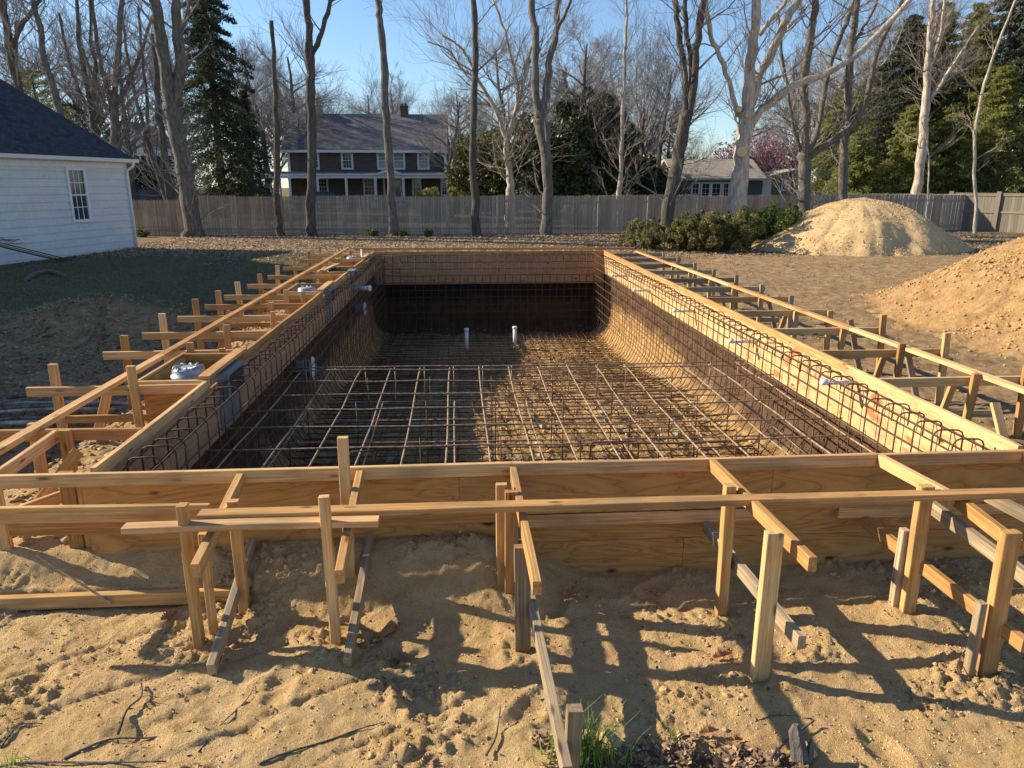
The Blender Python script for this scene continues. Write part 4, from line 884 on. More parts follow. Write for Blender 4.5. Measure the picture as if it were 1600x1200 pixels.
# grey house glimpsed between trees behind the middle
D4 = 98.0; gh = empty('far_grey_house', (X_(1010, D4), D4, 0), 'grey house glimpsed between trees left of the cottage', 'house')
w = MB(); a, b = X_(975, D4), X_(1030, D4); w.prism([(D4, -.3), (D4, Z_(240, D4)), (D4+4, Z_(212, D4)), (D4+8, Z_(240, D4)), (D4+8, -.3)], a, b, 'x'); w.build('wall', M_wallc, gh)
w = MB(); w.prism([(D4-.4, Z_(241, D4)), (D4+4, Z_(211, D4)), (D4+4, Z_(209, D4)), (D4-.4, Z_(239, D4))], a-.4, b+.4, 'x'); w.build('roof', M_roofh, gh)
w = MB(); q = X_(983, D4); w.box(q-.5, q+.5, D4+3.4, D4+4.6, Z_(215, D4), Z_(203, D4)); w.build('chimney', M_conc, gh)
# ------------------------------------------------------------------ parked cars
def car(px, yy, rz, c, label, suv=True):
    L, W = 4.6, 1.85; P = aty(px, 300, yy); e = empty('parked_car', (P.x, yy, -.25), label, 'car', 'cars parked beyond the fence', rz)
    pm = plain('car_paint', c, .25, .6, .3, .05); H1, H2 = (.95, 1.75) if suv else (.85, 1.42)
    prof = [(-2.25, .35), (-2.3, .6), (-2.2, H1-.05), (-2.05, H1), (1.0, H1), (2.1, H1-.14), (2.28, .6), (2.2, .32)]
    M = wm(e); mb = MB(); mb.prism([(u, z) for u, z in prof], -W/2, W/2, 'y', M); mb.build('car_body', pm, e)
    cab = [(-2.1, H1+.005), (-1.95, H2-.1), (-1.6, H2), (.1, H2), (.45, H2-.08), (1.05, H1+.005)]
    vs = [M @ Vector((u, s*(W/2-.03-(z-H1)*.22), z)) for s in (-1, 1) for u, z in cab]; n = len(cab)
    mb = MB(); mb.add(vs, [(i, (i+1) % n, n+(i+1) % n, n+i) for i in range(n)]+[tuple(range(n-1, -1, -1)), tuple(range(n, 2*n))]); cb = mb.build('car_roof', pm, e)
    g = MB()
    for s in (-1, 1):
        for a, b in ((-1.8, -1.0), (-.92, -.12), (-.04, .62)):
            zt = H2-.14; q = [(a, H1+.05), (b+(.25 if b > .5 else 0), H1+.05), (b-(.15 if b > .5 else 0), zt), (a+(.1 if a < -1.7 else 0), zt)]
            g.add([M @ Vector((u, s*(W/2-.03-(z-H1)*.22+.006), z)) for u, z in q], [(0, 1, 2, 3)])
    g.build('side_window', M_glass, e)
    for u in (-1.45, 1.4):
        for s in (-1, 1):
            mb = MB(); mb.tube([M @ Vector((u, s*(W/2-.2), .33)), M @ Vector((u, s*(W/2+.01), .33))], .33, 16); wo = mb.build('wheel', M_blk, e); mb = MB(); mb.tube([M @ Vector((u, s*(W/2+.011), .33)), M @ Vector((u, s*(W/2+.02), .33))], .19, 10); mb.build('rim', M_grey, wo)
    for s in (-1, 1): mb = MB(); mb.box(2.2, 2.29, s*.7-.18, s*.7+.18, .62, .74, M); mb.build('headlight', M_pvc, e)
car(264, 56, .25, (.03, .035, .045), 'dark car with a light bar trim, leftmost beyond the fence', True)
car(365, 60, .4, (.02, .035, .035), 'dark green car parked beside the porch, beyond the tan fence panel', True)
car(512, 62, .15, (.02, .022, .028), 'dark car parked in front of the shingled house porch', False)
# ------------------------------------------------------------------ trees
def smooth_path(P, k=3):
    P = [Vector(p) for p in P]; out = []
    n = len(P)
    for i in range(n-1):
        a, b, c, d = P[max(i-1, 0)], P[i], P[i+1], P[min(i+2, n-1)]
        for j in range(k):
            t = j/k; out.append(.5*((2*b)+(c-a)*t+(2*a-5*b+4*c-d)*t*t+(-a+3*b-3*c+d)*t**3))
    out.append(P[-1]); return out
def smooth_vals(v, k=3):
    o = []
    for i in range(len(v)-1): o += [v[i]+(v[i+1]-v[i])*j/k for j in range(k)]
    return o+[v[-1]]
def grow(mb, p, d, L, r, lev, rr, up=.12, nb=4, spread=.75, sides=4, mint=.004, wob=.16):
    seg = 4 if lev > 0 else 3; pts = [p]; rad = [r]; q = p.copy(); dd = d.normalized()
    for i in range(seg):
        dd = (dd+Vector((rr.gauss(0, wob), rr.gauss(0, wob), rr.gauss(0, wob)+up))).normalized(); q = q+dd*(L/seg); pts.append(q.copy()); rad.append(max(mint, r*(1-(.72 if lev else .6)*(i+1)/seg)))
    mb.tube(pts, rad, sides if lev > 1 else 3, False)
    if lev <= 0: return
    for k in range(nb+rr.randint(0, 1)):
        t = .22+.78*(k+rr.random()*.6)/(nb+.6); t = min(t, .98); i = min(int(t*seg), seg-1); f = t*seg-i; s = pts[i].lerp(pts[i+1], f); ax = (pts[i+1]-pts[i]).normalized()
        o = ax.orthogonal().normalized(); o.rotate(Matrix.Rotation(rr.uniform(0, 6.283), 3, ax)); c = (ax+o*rr.uniform(.45, 1.1)*spread).normalized()
        grow(mb, s, c, L*rr.uniform(.42, .68), (rad[i]*(1-f)+rad[i+1]*f)*rr.uniform(.5, .7), lev-1, rr, up, nb, spread, sides, mint, wob)
TREEG = 'tall bare trees along the picket fence'
def px_tree(label, limbs, yy, mat, seed, name='bare_tree', twigs=10, lev=2, tw=None, group=TREEG, ground=-.62, tl=2.6, cuts=(), tmin=.35, stub=True, twr=1.0):
    """limbs traced as (px, py, width px) and set at their real distance yy, each given its own depth"""
    rr = random.Random(seed); e = None; K = []; depth0 = yy
    for li, lb in enumerate(limbs):
        tgt = 0 if li == 0 else rr.uniform(-1.6, 1.6); n = len(lb); pts = []; rad = []
        for i, (x, y, wd) in enumerate(lb):
            p = aty(x, y, yy+tgt*(i/(n-1))**1.3); pts.append(p); rad.append(wd*.5*(p.y*.80)/FPX)
        if li == 0:
            b = pts[0].copy()
            if b.z > ground: pts.insert(0, Vector((b.x-(pts[1].x-b.x)*.05, b.y, ground-.1))); rad.insert(0, rad[0]*1.05)
            pts.insert(1, pts[0].lerp(pts[1], .18)); rad.insert(1, rad[0]*1.02); rad[0] *= 1.45
        P = smooth_path(pts, 4); Rr = smooth_vals(rad, 4)
        Rr = [r*(1+.07*math.sin(i*1.7+li)+rr.uniform(-.05, .05)) for i, r in enumerate(Rr)]
        P = [p+Vector((rr.gauss(0, .025), rr.gauss(0, .025), 0)) if 0 < i < len(P)-1 else p for i, p in enumerate(P)]
        K.append((P, Rr))
    e = empty(name, (K[0][0][0].x, K[0][0][0].y, ground), label, 'tree', group)
    for li, (P, Rr) in enumerate(K):
        n = 14 if Rr[0] > .15 else 9
        mb = MB(); mb.tube(P, Rr, n)
        if Rr[0] > .1:                                     # bark furrows as real relief
            s = rr.uniform(0, 99); nv = []
            for i, p in enumerate(P):
                for k in range(n):
                    v = Vector(mb.v[i*n+k]); dv = v-p; nv.append(tuple(p+dv*(1+.09*float(perlin(k*.9+s, p.z*1.1+s)))))
            mb.v = nv+mb.v[len(nv):]
        mb.build('trunk' if li == 0 else 'limb', mat, e, True)
    tb = MB()
    for li, (P, Rr) in enumerate(K):
        nt = int(twigs*1.3) if li == 0 else max(5, twigs)
        for k in range(nt):
            t = rr.uniform(tmin if li == 0 else .12, .97); i = int(t*(len(P)-1)); p = P[i]; ax = (P[min(i+1, len(P)-1)]-P[i-1 if i else 0]).normalized()
            a = rr.uniform(0, 6.283); o = Vector((math.cos(a), math.sin(a)*.7, rr.uniform(.0, .5))); c = (ax*.5+o).normalized()
            grow(tb, p, c, tl*rr.uniform(.5, 1.15), min(Rr[i]*.38, .05)*rr.uniform(.5, 1)*twr, lev, rr, .10, 4, .8, 4, .0045)
    if tb.v: tb.build('twigs', tw or M_twig, e)
    for (x, y, wd, dy) in cuts:
        p = aty(x, y, yy); r = wd*.5*yy*.92/FPX; d = Vector((-.25, -1, .12)).normalized()
        c = MB(); c.tube([p+d*-.1, p+d*(dy-.01), p+d*dy], [r*1.12, r*1.08, r*1.02], 18); c.build('branch_stub', mat, e, True)
        c = MB(); c.tube([p+d*(dy-.004), p+d*(dy+.006)], [r*.97, r*.95], 20); c.build('cut_face', M_cutw, e)
    return e
px_tree('large two-stemmed dark trunk left of the tan fence panel', [
    [(303, 366, 33), (296, 310, 30), (288, 262, 29), (277, 205, 29), (268, 160, 30)],
    [(270, 170, 24), (262, 130, 22), (252, 60, 20), (243, 0, 18), (236, -90, 15), (228, -220, 10)],
    [(274, 165, 20), (283, 100, 20), (277, 50, 17), (274, 0, 15), (272, -90, 12), (280, -220, 8)], [(279, 60, 8), (292, 20, 6), (305, -40, 5), (318, -140, 3)]], 35.6, M_bark, 1, twigs=9)
px_tree('slim truncated dead trunk with a splintered top, right of the tan fence panel', [[(437, 366, 15), (433, 320, 12), (432, 200, 10), (428, 100, 8), (424, 32, 7)]], 35.5, M_barkd, 2, twigs=5, tl=1.6, name='dead_tree')
px_tree('straight trunk forking into a Y before the shingled house', [
    [(487, 366, 21), (486, 320, 17), (486, 200, 16), (485, 130, 16), (484, 85, 17)], [(484, 90, 14), (482, 40, 12), (480, 0, 12), (477, -110, 9), (470, -230, 6)], [(485, 92, 10), (499, 60, 9), (512, 20, 8), (523, -20, 6), (540, -120, 4)]], 35.4, M_barkd, 3, twigs=5, tmin=.8)
px_tree('single slightly curved trunk in front of the porch gable', [[(615, 366, 20), (612, 310, 15), (608, 240, 14), (602, 170, 14), (600, 100, 13), (594, 40, 12), (591, 0, 11), (592, -120, 8), (600, -240, 5)]], 35.5, M_bark, 4, twigs=4, tmin=.75)
px_tree('single trunk at the right end of the shingled house', [[(745, 366, 18), (741, 300, 15), (738, 240, 13), (741, 150, 12), (743, 80, 11), (740, 0, 10), (739, -120, 8), (745, -240, 5)]], 35.5, M_barkd, 5, twigs=6, tmin=.6)
px_tree('trunk with a swollen waist forking in front of the dark holly', [
    [(853, 367, 24), (856, 310, 19), (854, 250, 20), (846, 205, 24), (843, 185, 24)], [(843, 190, 15), (836, 130, 14), (838, 60, 12), (829, 0, 11), (824, -110, 8), (815, -230, 5)],
    [(846, 190, 15), (853, 150, 14), (858, 100, 12), (869, 50, 11), (873, 0, 10), (882, -110, 7), (890, -230, 4)], [(869, 50, 7), (884, 22, 6), (895, -10, 5), (915, -100, 3)]], 35.5, M_bark, 6, twigs=5)
px_tree('leaning dark trunk with three stems rising behind the left bush', [
    [(1043, 330, 25), (1053, 285, 25), (1063, 225, 24), (1073, 175, 22)], [(1071, 180, 12), (1070, 120, 11), (1060, 50, 11), (1054, 0, 10), (1040, -110, 7)],
    [(1074, 178, 10), (1081, 120, 9), (1073, 50, 8), (1070, 0, 8), (1074, -110, 5)], [(1076, 180, 14), (1085, 130, 13), (1090, 60, 13), (1098, 0, 12), (1108, -110, 9)]], 33.4, M_barkd, 7, twigs=9)
px_tree('massive pale sunlit tree with sawn-off limbs and round cut faces', [
    [(1150, 332, 36), (1155, 285, 32), (1160, 235, 30), (1165, 195, 28), (1166, 175, 30)], [(1166, 190, 24), (1170, 140, 22), (1175, 80, 19), (1182, 0, 16), (1186, -100, 12), (1180, -220, 8)],
    [(1153, 182, 9), (1142, 140, 9), (1126, 90, 9), (1112, 60, 9), (1106, 20, 8), (1100, -30, 7), (1090, -120, 4)], [(1168, 178, 18), (1186, 120, 16), (1211, 70, 16), (1235, 20, 14), (1262, -25, 11), (1300, -120, 8)],
    [(1174, 200, 15), (1190, 172, 14), (1212, 155, 14), (1242, 132, 13), (1290, 115, 12), (1340, 85, 11), (1380, 45, 10), (1418, 5, 9), (1450, -35, 7), (1490, -120, 5)],
    [(1186, 55, 9), (1205, 30, 8), (1228, 0, 7), (1250, -60, 5)], [(1232, 42, 7), (1252, 22, 5), (1262, 8, 4)]], 33.0, M_barkp, 8, twigs=7, tw=M_twigp, cuts=((1157, 240, 17, .56), (1153, 174, 9, .45), (1209, 155, 9, .34)), tmin=.7)
px_tree('broad multi-stemmed grey tree right of the pale one', [
    [(1259, 354, 25), (1257, 310, 22), (1257, 262, 24), (1258, 240, 26)], [(1256, 245, 17), (1259, 190, 15), (1257, 120, 16), (1268, 50, 14), (1276, 0, 12), (1290, -110, 8)],
    [(1262, 240, 13), (1278, 200, 10), (1290, 130, 10), (1311, 60, 9), (1332, 10, 8), (1360, -90, 5)], [(1265, 245, 14), (1290, 225, 12), (1330, 198, 12), (1355, 150, 11), (1371, 80, 9), (1400, 20, 7), (1440, -60, 4)],
    [(1253, 240, 8), (1240, 200, 6), (1232, 150, 6), (1221, 80, 6), (1214, 10, 5)]], 34.6, M_bark, 9, twigs=12, lev=2)
px_tree('straight reddish trunk between the grey tree and the sand pile', [[(1318, 332, 19), (1317, 262, 16), (1322, 200, 15), (1325, 150, 14), (1330, 80, 12), (1341, 0, 11), (1350, -110, 8)], [(1326, 90, 7), (1345, 50, 6), (1365, 15, 5), (1392, -60, 4)]], 35.0, M_bark, 10, twigs=8)
px_tree('knobbly sunlit trunk rising behind the fence before the evergreens', [[(1433, 300, 17), (1441, 240, 18), (1446, 170, 15), (1450, 100, 12), (1455, 40, 10), (1458, 0, 9), (1462, -110, 6)], [(1447, 165, 8), (1472, 128, 7), (1500, 85, 5), (1530, 40, 4)], [(1449, 110, 7), (1465, 70, 6), (1474, 20, 5), (1480, -60, 4)]], 40.0, M_barkp, 11, twigs=13, tw=M_twigp, tmin=.3, tl=2.4)
px_tree('slender pale sapling before the pale board fence', [[(1524, 352, 7), (1523, 270, 6), (1526, 190, 6), (1545, 110, 5), (1575, 30, 4), (1600, -30, 3)]], 35.2, M_barkp, 12, twigs=7, tw=M_twigp, tl=1.5, name='sapling')
px_tree('thin bowed whip of a sapling beside the sand pile', [[(1447, 335, 3.4), (1451, 300, 3.2), (1452, 250, 3), (1449, 225, 2.4), (1440, 190, 2)]], 34.5, M_barkp, 13, twigs=3, lev=1, tw=M_twigp, tl=.7, name='sapling')
px_tree('crooked pale tree behind the fence, before the dark holly', [
    [(797, 306, 17), (797, 275, 13), (790, 240, 11), (793, 216, 12)], [(791, 218, 9), (782, 190, 9), (766, 155, 7), (748, 125, 6), (735, 95, 5), (715, 70, 4), (690, 55, 3)], [(795, 216, 9), (804, 180, 8), (809, 140, 8), (800, 95, 6), (788, 50, 5), (770, 0, 4)],
    [(806, 175, 7), (818, 130, 6), (826, 90, 5), (842, 40, 4)], [(745, 123, 4), (720, 105, 3.5), (700, 78, 3), (668, 65, 2.4)]], 41, M_barkp, 14, twigs=16, tw=M_twigp, lev=2, tl=3.2, group=None, tmin=.5)
px_tree('slim white-barked tree behind the light green hedge', [[(968, 302, 9), (971, 240, 7), (974, 170, 7), (976, 100, 6), (978, 30, 5), (980, -60, 4)]], 40, M_barkp, 15, twigs=20, tw=M_twigp, tl=2.3, group=None, tmin=.12)
LG = 'bare trees behind the white house'
px_tree('leftmost dark trunk above the roof, forking at the photo edge', [[(34, 190, 14), (32, 150, 13), (20, 100, 13), (12, 50, 13), (4, 0, 12), (-4, -110, 8)], [(17, 78, 9), (33, 40, 8), (48, 20, 7), (62, -10, 6), (80, -90, 4)]], 42, M_barkd, 16, twigs=14, group=LG)
px_tree('leaning dark trunk above the middle of the dark roof', [[(106, 240, 13), (97, 185, 12), (84, 140, 11), (68, 85, 10), (60, 30, 9), (51, 0, 8), (40, -100, 5)]], 41, M_bark, 17, twigs=14, group=LG)
px_tree('tree with many upswept limbs behind the roof ridge end', [[(152, 260, 16), (148, 205, 14), (142, 160, 13)], [(142, 165, 9), (130, 100, 8), (122, 40, 7), (118, -60, 5)], [(143, 165, 8), (150, 110, 7), (142, 60, 6), (140, -30, 4)], [(140, 170, 6), (118, 130, 5), (104, 80, 5), (92, 20, 4)]], 44, M_barkd, 18, twigs=13, group=LG)
px_tree('broad forking tree over the eave corner of the white house', [[(186, 280, 20), (180, 220, 17), (178, 165, 16)], [(178, 170, 11), (184, 90, 10), (188, 30, 9), (194, -60, 6)], [(176, 172, 9), (160, 110, 8), (148, 40, 6), (142, -50, 4)], [(181, 165, 8), (205, 120, 7), (224, 70, 6), (240, 20, 5)], [(172, 180, 6), (150, 130, 5), (128, 75, 4)]], 43, M_bark, 19, twigs=13, group=LG)
px_tree('dark leaning snag trunk between the corner gutter and the two-stemmed tree', [[(266, 310, 15), (256, 230, 12), (248, 170, 11), (243, 110, 9), (238, 53, 8)]], 40, M_barkd, 20, twigs=7, group=LG, name='dead_tree')
px_tree('slanting multi-stemmed tree right beside the white house corner', [[(262, 312, 14), (240, 250, 11), (225, 205, 9)], [(226, 208, 7), (212, 150, 6), (200, 95, 5), (192, 30, 4)], [(232, 225, 7), (230, 160, 6), (222, 90, 5), (216, 10, 4)]], 47, M_barkd, 21, twigs=13, group=LG)
# generic bare trees
def bare_proto(seed, H, style):
    rr = random.Random(seed); mb = MB(); tb = MB(); r0 = .02*H+.04; pts = []; rad = []
    q = Vector((0, 0, -.3)); d = Vector((0, 0, 1)); n = 9; top = H*(.62 if style else .9)
    for i in range(n+1):
        pts.append(q.copy()); rad.append(r0*(1-.78*i/n)*(1.35 if i == 0 else 1)); d = (d+Vector((rr.gauss(0, .08), rr.gauss(0, .08), .25))).normalized(); q = q+d*(top/n)
    mb.tube(smooth_path(pts, 2), smooth_vals(rad, 2), 9)
    for k in range(15 if style else 22):
        t = rr.uniform(.22 if style else .3, 1); i = min(int(t*n), n-1); a = k*2.4+rr.uniform(-.4, .4); sp = rr.uniform(.35, .75) if style else rr.uniform(.7, 1.2)
        c = Vector((math.cos(a)*sp, math.sin(a)*sp, 1 if style else .55)).normalized()
        grow(tb, pts[i].lerp(pts[i+1], rr.random()), c, H*rr.uniform(.28, .46)*(1 if style else (1.15-.75*t)), rad[i]*rr.uniform(.35, .6), 3, rr, .10 if style else .05, 5, .75, 4, .0048)
    return mb.mesh('trunk', M_barkd, True), tb.mesh('branches', M_twig)
PROTO = [bare_proto(100+i, 12, i % 2) for i in range(5)]
_bt = [0]
def bare_copy(px, yy, h, label, group, k=None, ground=-.2):
    _bt[0] += 1; rr = random.Random(_bt[0]*13); x = aty(px, 280, yy).x; k = _bt[0] % 5 if k is None else k
    e = empty('bare_tree', (x, yy, ground), label, 'tree', group); s = h/12; M = Matrix.Translation((x, yy, ground)) @ Matrix.Rotation(rr.uniform(0, 6.28), 4, 'Z') @ Matrix.Diagonal((s*rr.uniform(.9, 1.15), s*rr.uniform(.9, 1.15), s, 1))
    newobj('trunk', PROTO[k][0], e, M); newobj('crown', PROTO[k][1], e, M)
FARG = 'bare grey trees of the woods far behind the houses'; FARL = 'bare grey twiggy tree among the woods behind the houses'
FB = []
rr0 = random.Random(77)
for px in list(range(-160, 300, 62))+list(range(395, 470, 24)): FB.append((px+rr0.uniform(-12, 12), rr0.uniform(62, 84), rr0.uniform(12, 16.5) if px > 365 else rr0.uniform(15, 19)))
for px in range(470, 760, 27): FB.append((px+rr0.uniform(-8, 8), rr0.uniform(84, 104), rr0.uniform(12.5, 16) if px < 640 else rr0.uniform(10.5, 13.5)))
for px in [q for q in range(770, 1260, 34) if not 1075 < q < 1205]: FB.append((px+rr0.uniform(-10, 10), rr0.uniform(72, 110), rr0.uniform(12, 17) if px < 1040 or px > 1190 else rr0.uniform(9, 13)))
for px in range(1275, 1500, 40): FB.append((px+rr0.uniform(-10, 10), rr0.uniform(48, 62), rr0.uniform(12, 15)))
for q in FB: bare_copy(q[0], q[1], q[2], FARL, FARG)
MIDS = [q for q in [(1085, 96, 8.5, 'low bare tree far behind the left part of the cottage roof'), (385, 50, 11, 'bare tree in front of the spruce beside the tan fence panel'), (905, 52, 12.5, 'tall bare tree rising over the right part of the holly'), (1000, 56, 12.5, 'bare tree above the gap left of the cottage'), (1022, 60, 12, 'bare tree close to the left end of the cottage roof'), (700, 66, 10, 'bare tree above the house wing roof'), (560, 92, 12, 'round-topped bare tree above the shingled roof'), (1236, 70, 10, 'bare tree behind the pink blossom'), (330, 46, 9, 'bare small tree beside the two-stemmed trunk')] if q[0] not in (385, 330)]
for a in MIDS: bare_copy(a[0], a[1], a[2], a[3], None)
# leaf clouds
def leaf_quads(C, size, rng, squash=1.0, vert=0.0):
    n = len(C); a = rng.normal(size=(n, 3)); a[:, 2] *= (1-vert*.6); a /= np.linalg.norm(a, axis=1)[:, None]+1e-9; b = rng.normal(size=(n, 3)); b -= a*(a*b).sum(1)[:, None]; b /= np.linalg.norm(b, axis=1)[:, None]+1e-9
    s = size*rng.uniform(.6, 1.4, (n, 1)); a = a*s; b = b*s*.55*squash
    V = np.stack([C-a, C-b*.9+a*.1, C+a, C+b], 1).reshape(-1, 3); F = np.arange(4*n).reshape(-1, 4); return V, F
def shrub_pts(rng, n, rx, ry, rz, clumps=40, seed=0, hollow=.5):
    c = rng.normal(size=(clumps, 3)); c /= np.linalg.norm(c, axis=1)[:, None]; rad = rng.uniform(hollow, .95 if clumps < 150 else 1.12, (clumps, 1)); c = c*rad*np.array([rx, ry, rz]); cr = rng.uniform(.16, .36, clumps)*min(rx, rz, ry*1.5)*(1 if clumps < 150 else rng.uniform(.35, 1.0, clumps))
    k = rng.integers(0, clumps, n); d = rng.normal(size=(n, 3)); d /= np.linalg.norm(d, axis=1)[:, None]; return c[k]+d*(cr[k]*rng.uniform(.55, 1.05, n)**.5)[:, None]
def shrub(name, label, cat, C, rx, ry, rz, n, size, mat, seed, group=None, clumps=45, stems=True, flat=None, part='crown', trunkmat=None, hollow=.45):
    rng = np.random.default_rng(seed); P = shrub_pts(rng, n, rx, ry, rz, clumps, hollow=hollow); P[:, 2] += rz*.92; P = P[P[:, 2] > .02]
    if flat: P[:, 2] = np.minimum(P[:, 2], flat+rng.uniform(-.06, .06, len(P)))
    V, F = leaf_quads(P, size, rng); e = empty(name, C, label, cat, group); newobj(part, npmesh(part, V, F, mat), e, Matrix.Translation(C))
    mb = MB(); rr = random.Random(seed)
    for k in range(9 if rz < 2 else 5):
        a = rr.uniform(0, 6.28); q = Vector((C[0]+rr.uniform(-.3, .3)*rx, C[1]+rr.uniform(-.3, .3)*ry, C[2]-.1)); t = q+Vector((math.cos(a)*rx*.5, math.sin(a)*ry*.5, rz*rr.uniform(1, 1.5)))
        r = .018 if rz < 2 else .1; mb.tube([q, q.lerp(t, .5)+Vector((0, 0, .1*rz)), t], [r, r*.7, r*.3], 5)
    mb.build('stems', M_twig if rz < 2 else M_barkd, e); return e
# bushes before the fence
BG = 'evergreen bushes in front of the fence'
for lab, px, yb, yy, rx, ry, rz, n, m, sd in (('low rounded bush at the left end of the bush group', 1030, 385, 27.6, 1.45, 1.1, .62, 15000, M_bush, 1), ('largest brownish-green bush in the middle of the group', 1110, 390, 26.9, 1.65, 1.3, .78, 26000, M_bush, 2),
        ('bright green bush at the right end by the grey tree', 1212, 385, 27.8, 1.5, 1.2, .86, 22000, M_bushg, 3), ('green bush behind, at the foot of the pale sawn tree', 1165, 380, 29.0, 1.2, 1.0, .74, 14000, M_bushg, 4)):
    p = aty(px, yb, yy); shrub('evergreen_bush', lab, 'bush', (p.x, yy, g1(p.x, yy, False)-.03), rx, ry, rz, int(n*1.5), .036, m, sd, BG, 190, hollow=.35)
p = atz(1048, 392, -.58); shrub('straw_tuft', 'small tuft of yellow straw-coloured leaves at the foot of the left bush', 'plant', (p.x, p.y, -.6), .42, .3, .17, 900, .06, m_leaf('straw', (.38, .27, .10), (.50, .38, .15), (.6, .48, .22), .8), 9)
for k, (px, yy, s) in enumerate(((582, 35.3, .32), (630, 35.2, .22), (670, 35.0, .25), (222, 35.6, .35))):
    p = aty(px, 366, yy); shrub('weed_tuft', ['dark weed tuft at the fence foot between the Y trunk and curved trunk', 'small weed at the foot of the curved trunk', 'small weed on the leafy strip right of the curved trunk', 'weed clump at the fence by the white house corner'][k], 'plant', (p.x, yy, -.6), s, s*.8, s*.7, 500, .05, M_bushg, 20+k)
# hedges, shrubs and trees beyond the fence
def P_(px, yy): return (aty(px, 280, yy).x, yy, -.35)
shrub('forsythia_bush', 'yellow-green twiggy bush behind the fence before the porch end', 'bush', P_(690, 50), 2.1, 1.2, .98, 9000, .075, M_forsy, 31, None, 50)
shrub('round_hedge', 'light green clipped hedge behind the fence left of the white-barked tree', 'hedge', P_(943, 43), 2.2, 1.0, .88, 13000, .05, M_hedge, 32, None, 60, flat=1.55)
shrub('dark_hedge', 'dark clipped hedge in front of the cottage left end', 'hedge', P_(1040, 54), 2.6, .9, 1.05, 9000, .07, M_holly, 33, None, 60, flat=2.0)
shrub('garden_cone', 'small green cone shrub beside the porch corner', 'bush', P_(394, 60), .3, .3, .75, 900, .06, M_hedge, 34, None, 12)
HG = 'dark broadleaf evergreens beyond the fence'
for lab, px, yy, rx, ry, rz, n, m, sd in (('dark evergreen mass right beside the shingled house, in front of its wing', 770, 55, 3.3, 2.5, 3.0, 20000, M_mid, 41), ('dense dark holly filling the middle behind the forked trunk', 862, 50, 3.1, 2.6, 3.5, 34000, M_holly, 42), ('dark holly right of the middle, tallest of the holly group', 915, 54, 3.6, 2.6, 4.3, 36000, M_holly, 43), ('low dark holly at the left foot of the cottage hedge', 1000, 56, 2.6, 1.8, 2.1, 14000, M_holly, 44), ('dark rounded evergreen near the slim white-barked tree', 955, 58, 2.4, 2, 2.9, 14000, M_holly, 45)):
    shrub('holly_tree', lab, 'tree', P_(px, yy), rx, ry, rz, n, .15, m, sd, HG, 70)
shrub('redbud_tree', 'pink blossoming tree behind the cottage annex', 'tree', P_(1192, 66), 4.6, 3, 3.7, 13500, .11, M_pink, 51, None, 90, hollow=.2)
bare_copy(1195, 66.5, 7.5, 'twiggy understorey tree inside the pink blossom', None, 1)
shrub('red_shrub', 'reddish-brown twiggy shrub over the cottage roof', 'bush', P_(1100, 72), 5.2, 2.5, 2.55, 9000, .085, M_redsh, 52, None, 80, hollow=.3); shrub('red_shrub', 'reddish shrub between the cottage roof and the pink tree', 'bush', P_(1150, 74), 4.0, 2.5, 2.5, 6000, .085, M_redsh, 53, None, 80, hollow=.3)
# conifers
def conifer(name, label, px, yy, H, Rw, n, mat, seed, group=None, zb=.6, droop=.25, size=.14, dens=1.0, ground=-.4, shape=.8):
    rng = np.random.default_rng(seed); x = aty(px, 280, yy).x; e = empty(name, (x, yy, ground), label, 'tree', group); nb = int(130*dens); P = []; mb = MB(); per = n//nb
    for k in range(nb):
        t = (k+rng.random())/nb; z = zb+(H-zb)*t; a = k*2.399+rng.uniform(-.3, .3); L = Rw*((1-t)**shape*.95+.06)*rng.uniform(.55, 1.15); dr = droop*L
        u = rng.uniform(.12, 1, per)**.75; r = L*u; zz = z+.18*L*u-dr*u*u; sp = .10+.16*L*np.sin(np.pi*np.minimum(u, 1))*.8
        q = np.stack([np.cos(a)*r+rng.normal(size=per)*sp*.75, np.sin(a)*r+rng.normal(size=per)*sp*.75, zz+rng.normal(size=per)*sp*.32-.05], -1); P.append(q)
        if k % 2 == 0: mb.tube([(x, yy, ground+z), (x+math.cos(a)*L*.5, yy+math.sin(a)*L*.5, ground+z+.09*L-dr*.25), (x+math.cos(a)*L*.95, yy+math.sin(a)*L*.95, ground+z+.17*L-dr*.9)], [.035, .022, .008], 4, False)
    V, F = leaf_quads(np.concatenate(P), size*.78, rng, .5); newobj('crown', npmesh('crown', V, F, mat), e, Matrix.Translation((x, yy, ground)))
    mb.build('branches', M_barkd, e); t = MB(); t.tube([(x, yy, ground-.2), (x+.1, yy, ground+H*.5), (x, yy, ground+H)], [.03*H*.6, .012*H, .02], 9); t.build('trunk', M_barkd, e, True); return e
CG = 'tall dark conifers beyond the fence'
conifer('spruce_tree', 'tall ragged spruce between the two-stemmed trunk and the dead trunk', 345, 52, 16.5, 3.5, 56000, M_spruce, 61, CG, 1.2, .45, .15, shape=.55)
conifer('spruce_tree', 'smaller dark spruce at the right foot of the ragged spruce', 392, 56, 8.5, 2.2, 18000, M_spruce, 62, CG, .6, .4, .14)
conifer('pine_tree', 'open feathery pine above the roof of the white house', 75, 62, 10.5, 4.4, 8000, M_yew, 63, None, 2, .1, .13, .6, shape=.5); conifer('pine_tree', 'open pine between the upswept trees and the white far house', 128, 66, 8.5, 4.0, 7000, M_spruce, 64, None, 2, .1, .14, .6, shape=.5)
